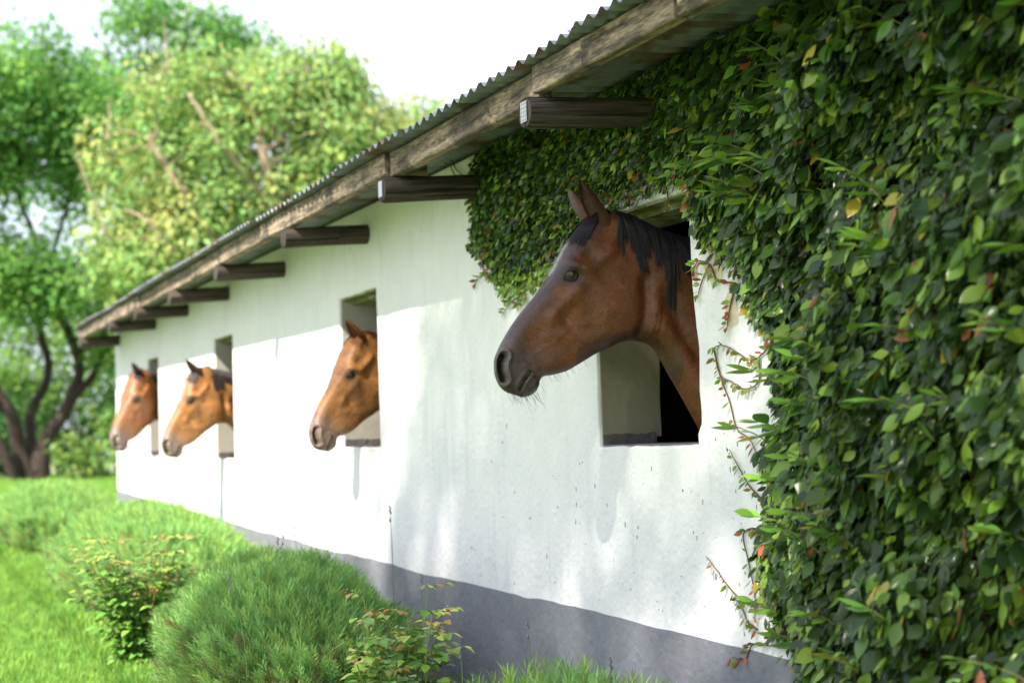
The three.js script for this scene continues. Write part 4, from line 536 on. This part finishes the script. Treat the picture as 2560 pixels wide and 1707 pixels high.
// tall tree behind
tree({ label: 'tallest tree, feathery green crown rising behind the others', at: [5.2, -38.5], seed: 402, bark: [0.2, 0.13, 0.08], leaf: 0.17, perClump: 160, cluster: 0.65, limbs: 0.6,
  stems: [[[0, 0, 0, 0.3], [0.1, 4, 0, 0.24], [0.3, 8, 0, 0.16], [0.8, 11, 0, 0.09], [1.2, 13, 0, 0.04]], [[0.1, 5, 0, 0.15], [-1.0, 8, 0, 0.1], [-1.8, 10.2, 0, 0.05]], [[0.5, 9, 0, 0.1], [1.7, 11, 0, 0.06], [2.6, 12.0, 0, 0.03]]],
  clumps: [[0.4, 11.6, 0, 1.9, 1.6, 1.6, 50], [2.3, 11.9, 0, 0.9, 0.6, 0.9, 14], [-1.8, 10.3, 0, 1.0, 0.9, 1, 18], [0.2, 9.4, 0, 2.2, 1.3, 1.8, 36], [-2.4, 8, 0, 1.3, 1.2, 1.2, 16]], cols: [[0.15, 0.36, 0.07], [0.2, 0.42, 0.08], [0.11, 0.27, 0.055]] });
// yellow green tree behind the roof
tree({ label: 'broad yellow green tree with pale bare branches behind the roof', at: [4.6, -23.4], seed: 403, bark: [0.36, 0.27, 0.18], leaf: 0.115, perClump: 240, cluster: 0.5, limbs: 0.85, bareTwigs: 60, shell: 0.4, hang: 0.5,
  stems: [[[0, 0, 0, 0.26], [-0.3, 1.6, 0.2, 0.2], [-1.1, 3.2, 0.6, 0.13], [-2.0, 4.6, 0.9, 0.09], [-2.6, 5.6, 0.8, 0.04]], [[-0.2, 1.4, 0.1, 0.18], [0, 3, 0.3, 0.13], [-0.6, 4.8, 0.8, 0.09], [-0.9, 6.6, 0.6, 0.04]], [[0.1, 1.2, 0, 0.17], [1.0, 3.0, 0.2, 0.12], [1.6, 4.6, 0.3, 0.08], [2.1, 5.8, 0.2, 0.04]], [[-0.9, 2.9, 0.5, 0.09], [-1.9, 3.3, 1.0, 0.07], [-2.7, 4.2, 1.2, 0.04]], [[-0.5, 4.4, 0.8, 0.07], [-1.5, 5.4, 1.3, 0.05], [-2.0, 6.2, 1.2, 0.03]]],
  clumps: [[-0.6, 5.5, 0, 2.7, 1.8, 1.7, 150], [1.6, 5.0, 0, 1.7, 1.35, 1.3, 80], [2.6, 4.3, 0.3, 1.4, 1.3, 1.1, 60], [2.3, 5.5, 0.6, 1.2, 0.9, 1.0, 60], [-2.0, 3.9, 0.3, 1.4, 1.2, 1.1, 50], [-0.2, 3.0, 0.3, 2.2, 0.9, 1.0, 60], [0.1, 6.8, 0, 1.4, 0.6, 1.1, 36]], cols: [[0.33, 0.47, 0.13], [0.28, 0.45, 0.12], [0.39, 0.49, 0.15], [0.22, 0.39, 0.1], [0.43, 0.47, 0.15]] });
// trees further right and left, mostly hidden
tree({ label: 'light green tree low behind the roof, right of the yellow green one', at: [8.6, -27], seed: 404, bark: [0.3, 0.22, 0.15], leaf: 0.15, perClump: 150, stems: [[[0, 0, 0, 0.2], [0, 3, 0, 0.13], [0.2, 5, 0, 0.05]]], clumps: [[0, 5.2, 0, 1.7, 1.5, 1.5, 50]], cols: [[0.22, 0.32, 0.05], [0.28, 0.34, 0.05]] });
// shrubs at the foot of the trees
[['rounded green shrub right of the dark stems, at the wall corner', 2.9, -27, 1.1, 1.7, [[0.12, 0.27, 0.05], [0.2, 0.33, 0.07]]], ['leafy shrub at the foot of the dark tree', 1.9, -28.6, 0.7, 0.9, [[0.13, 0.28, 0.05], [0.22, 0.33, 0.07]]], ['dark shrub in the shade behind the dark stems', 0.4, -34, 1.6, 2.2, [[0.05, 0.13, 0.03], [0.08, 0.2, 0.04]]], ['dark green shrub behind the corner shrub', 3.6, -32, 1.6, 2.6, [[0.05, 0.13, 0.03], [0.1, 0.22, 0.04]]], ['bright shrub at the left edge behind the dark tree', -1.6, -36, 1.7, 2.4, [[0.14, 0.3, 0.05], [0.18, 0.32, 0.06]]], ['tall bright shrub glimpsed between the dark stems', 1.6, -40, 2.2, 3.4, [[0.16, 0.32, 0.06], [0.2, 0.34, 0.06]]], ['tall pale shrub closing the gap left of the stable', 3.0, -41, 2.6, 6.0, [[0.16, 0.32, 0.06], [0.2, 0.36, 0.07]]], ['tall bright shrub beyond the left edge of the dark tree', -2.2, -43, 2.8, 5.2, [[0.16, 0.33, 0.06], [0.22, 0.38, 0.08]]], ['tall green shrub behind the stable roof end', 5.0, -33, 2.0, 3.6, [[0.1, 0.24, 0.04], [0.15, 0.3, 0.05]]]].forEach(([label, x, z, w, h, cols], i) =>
  tree({ name: 'shrub', label, category: 'shrub', group: 'shrubs below the trees', at: [x, z], seed: 420 + i, bark: [0.1, 0.07, 0.05], leaf: 0.14, perClump: 120, cluster: 0.44, shell: 0, limbs: 0.3, stems: [[[0, 0, 0, 0.06], [0.1, h * 0.3, 0, 0.04], [0, h * 0.6, 0, 0.02]], [[0.1, 0, 0.1, 0.05], [-0.2, h * 0.4, 0.1, 0.02]]], clumps: [[0, h * 0.5, 0, w, h * 0.48, w * 0.8, Math.round(22 * w * h * 0.55)]], cols }));
// the tree that dapples the wall, standing on the lawn behind the camera
tree({ label: 'tall layered tree on the lawn behind the viewer, shading the near wall', at: [-9.2, 0.9], seed: 440, bark: [0.14, 0.1, 0.07], leaf: 0.17, perClump: 60, cluster: 0.8, flat: [1.5, 0.2, 0.3], limbs: 0.6, shell: 0,
  stems: [[[0, 0, 0, 0.3], [0.2, 4, -0.2, 0.24], [0.4, 7, -0.6, 0.16], [0.8, 9.5, -1.2, 0.08], [1, 11, -1.6, 0.04]], [[0.3, 5, -0.3, 0.15], [1.6, 7.6, -1.6, 0.1], [2.2, 9, -3, 0.05]], [[0.3, 6, -0.4, 0.14], [-1, 8.6, 0.5, 0.09], [-1.6, 10, 0.9, 0.05]]],
  gaps: [[-4.24, 1.55, 0.5, 1.5, 0.88], [-2.4, 1.2, 0.8, 1.8, 0.45]], clumps: [[0.7, 10.9, -0.35, 1.6, 0.9, 3.7, 145]], cols: [[0.08, 0.2, 0.035], [0.1, 0.24, 0.04]] });
// a few blades of grass at the near horse's lips
{
  const g = thing('grass_blades', 'few green grass blades caught in the near horse\'s lips', 'grass', [0, 0, -4.15]); g.rotation.y = Math.PI - 14 * Math.PI / 180;
  const m = std({ color: lin(0.12, 0.3, 0.03), roughness: 0.7 });
  for (const [u, v, du, dv] of [[0.418, 1.507, 0.012, -0.014], [0.414, 1.505, -0.001, -0.02], [0.421, 1.502, 0.016, -0.006]]) { const w = hw(u, v); part(g, 'blade', tube([[u, v, -w + 0.004, 0.0014], [u + du * 0.5, v + dv * 0.4, -w - 0.007, 0.0013], [u + du, v + dv, -w - 0.01, 0.0004]], 5), m); }
}
/*NEXT*/
renderer.render(scene, camera);
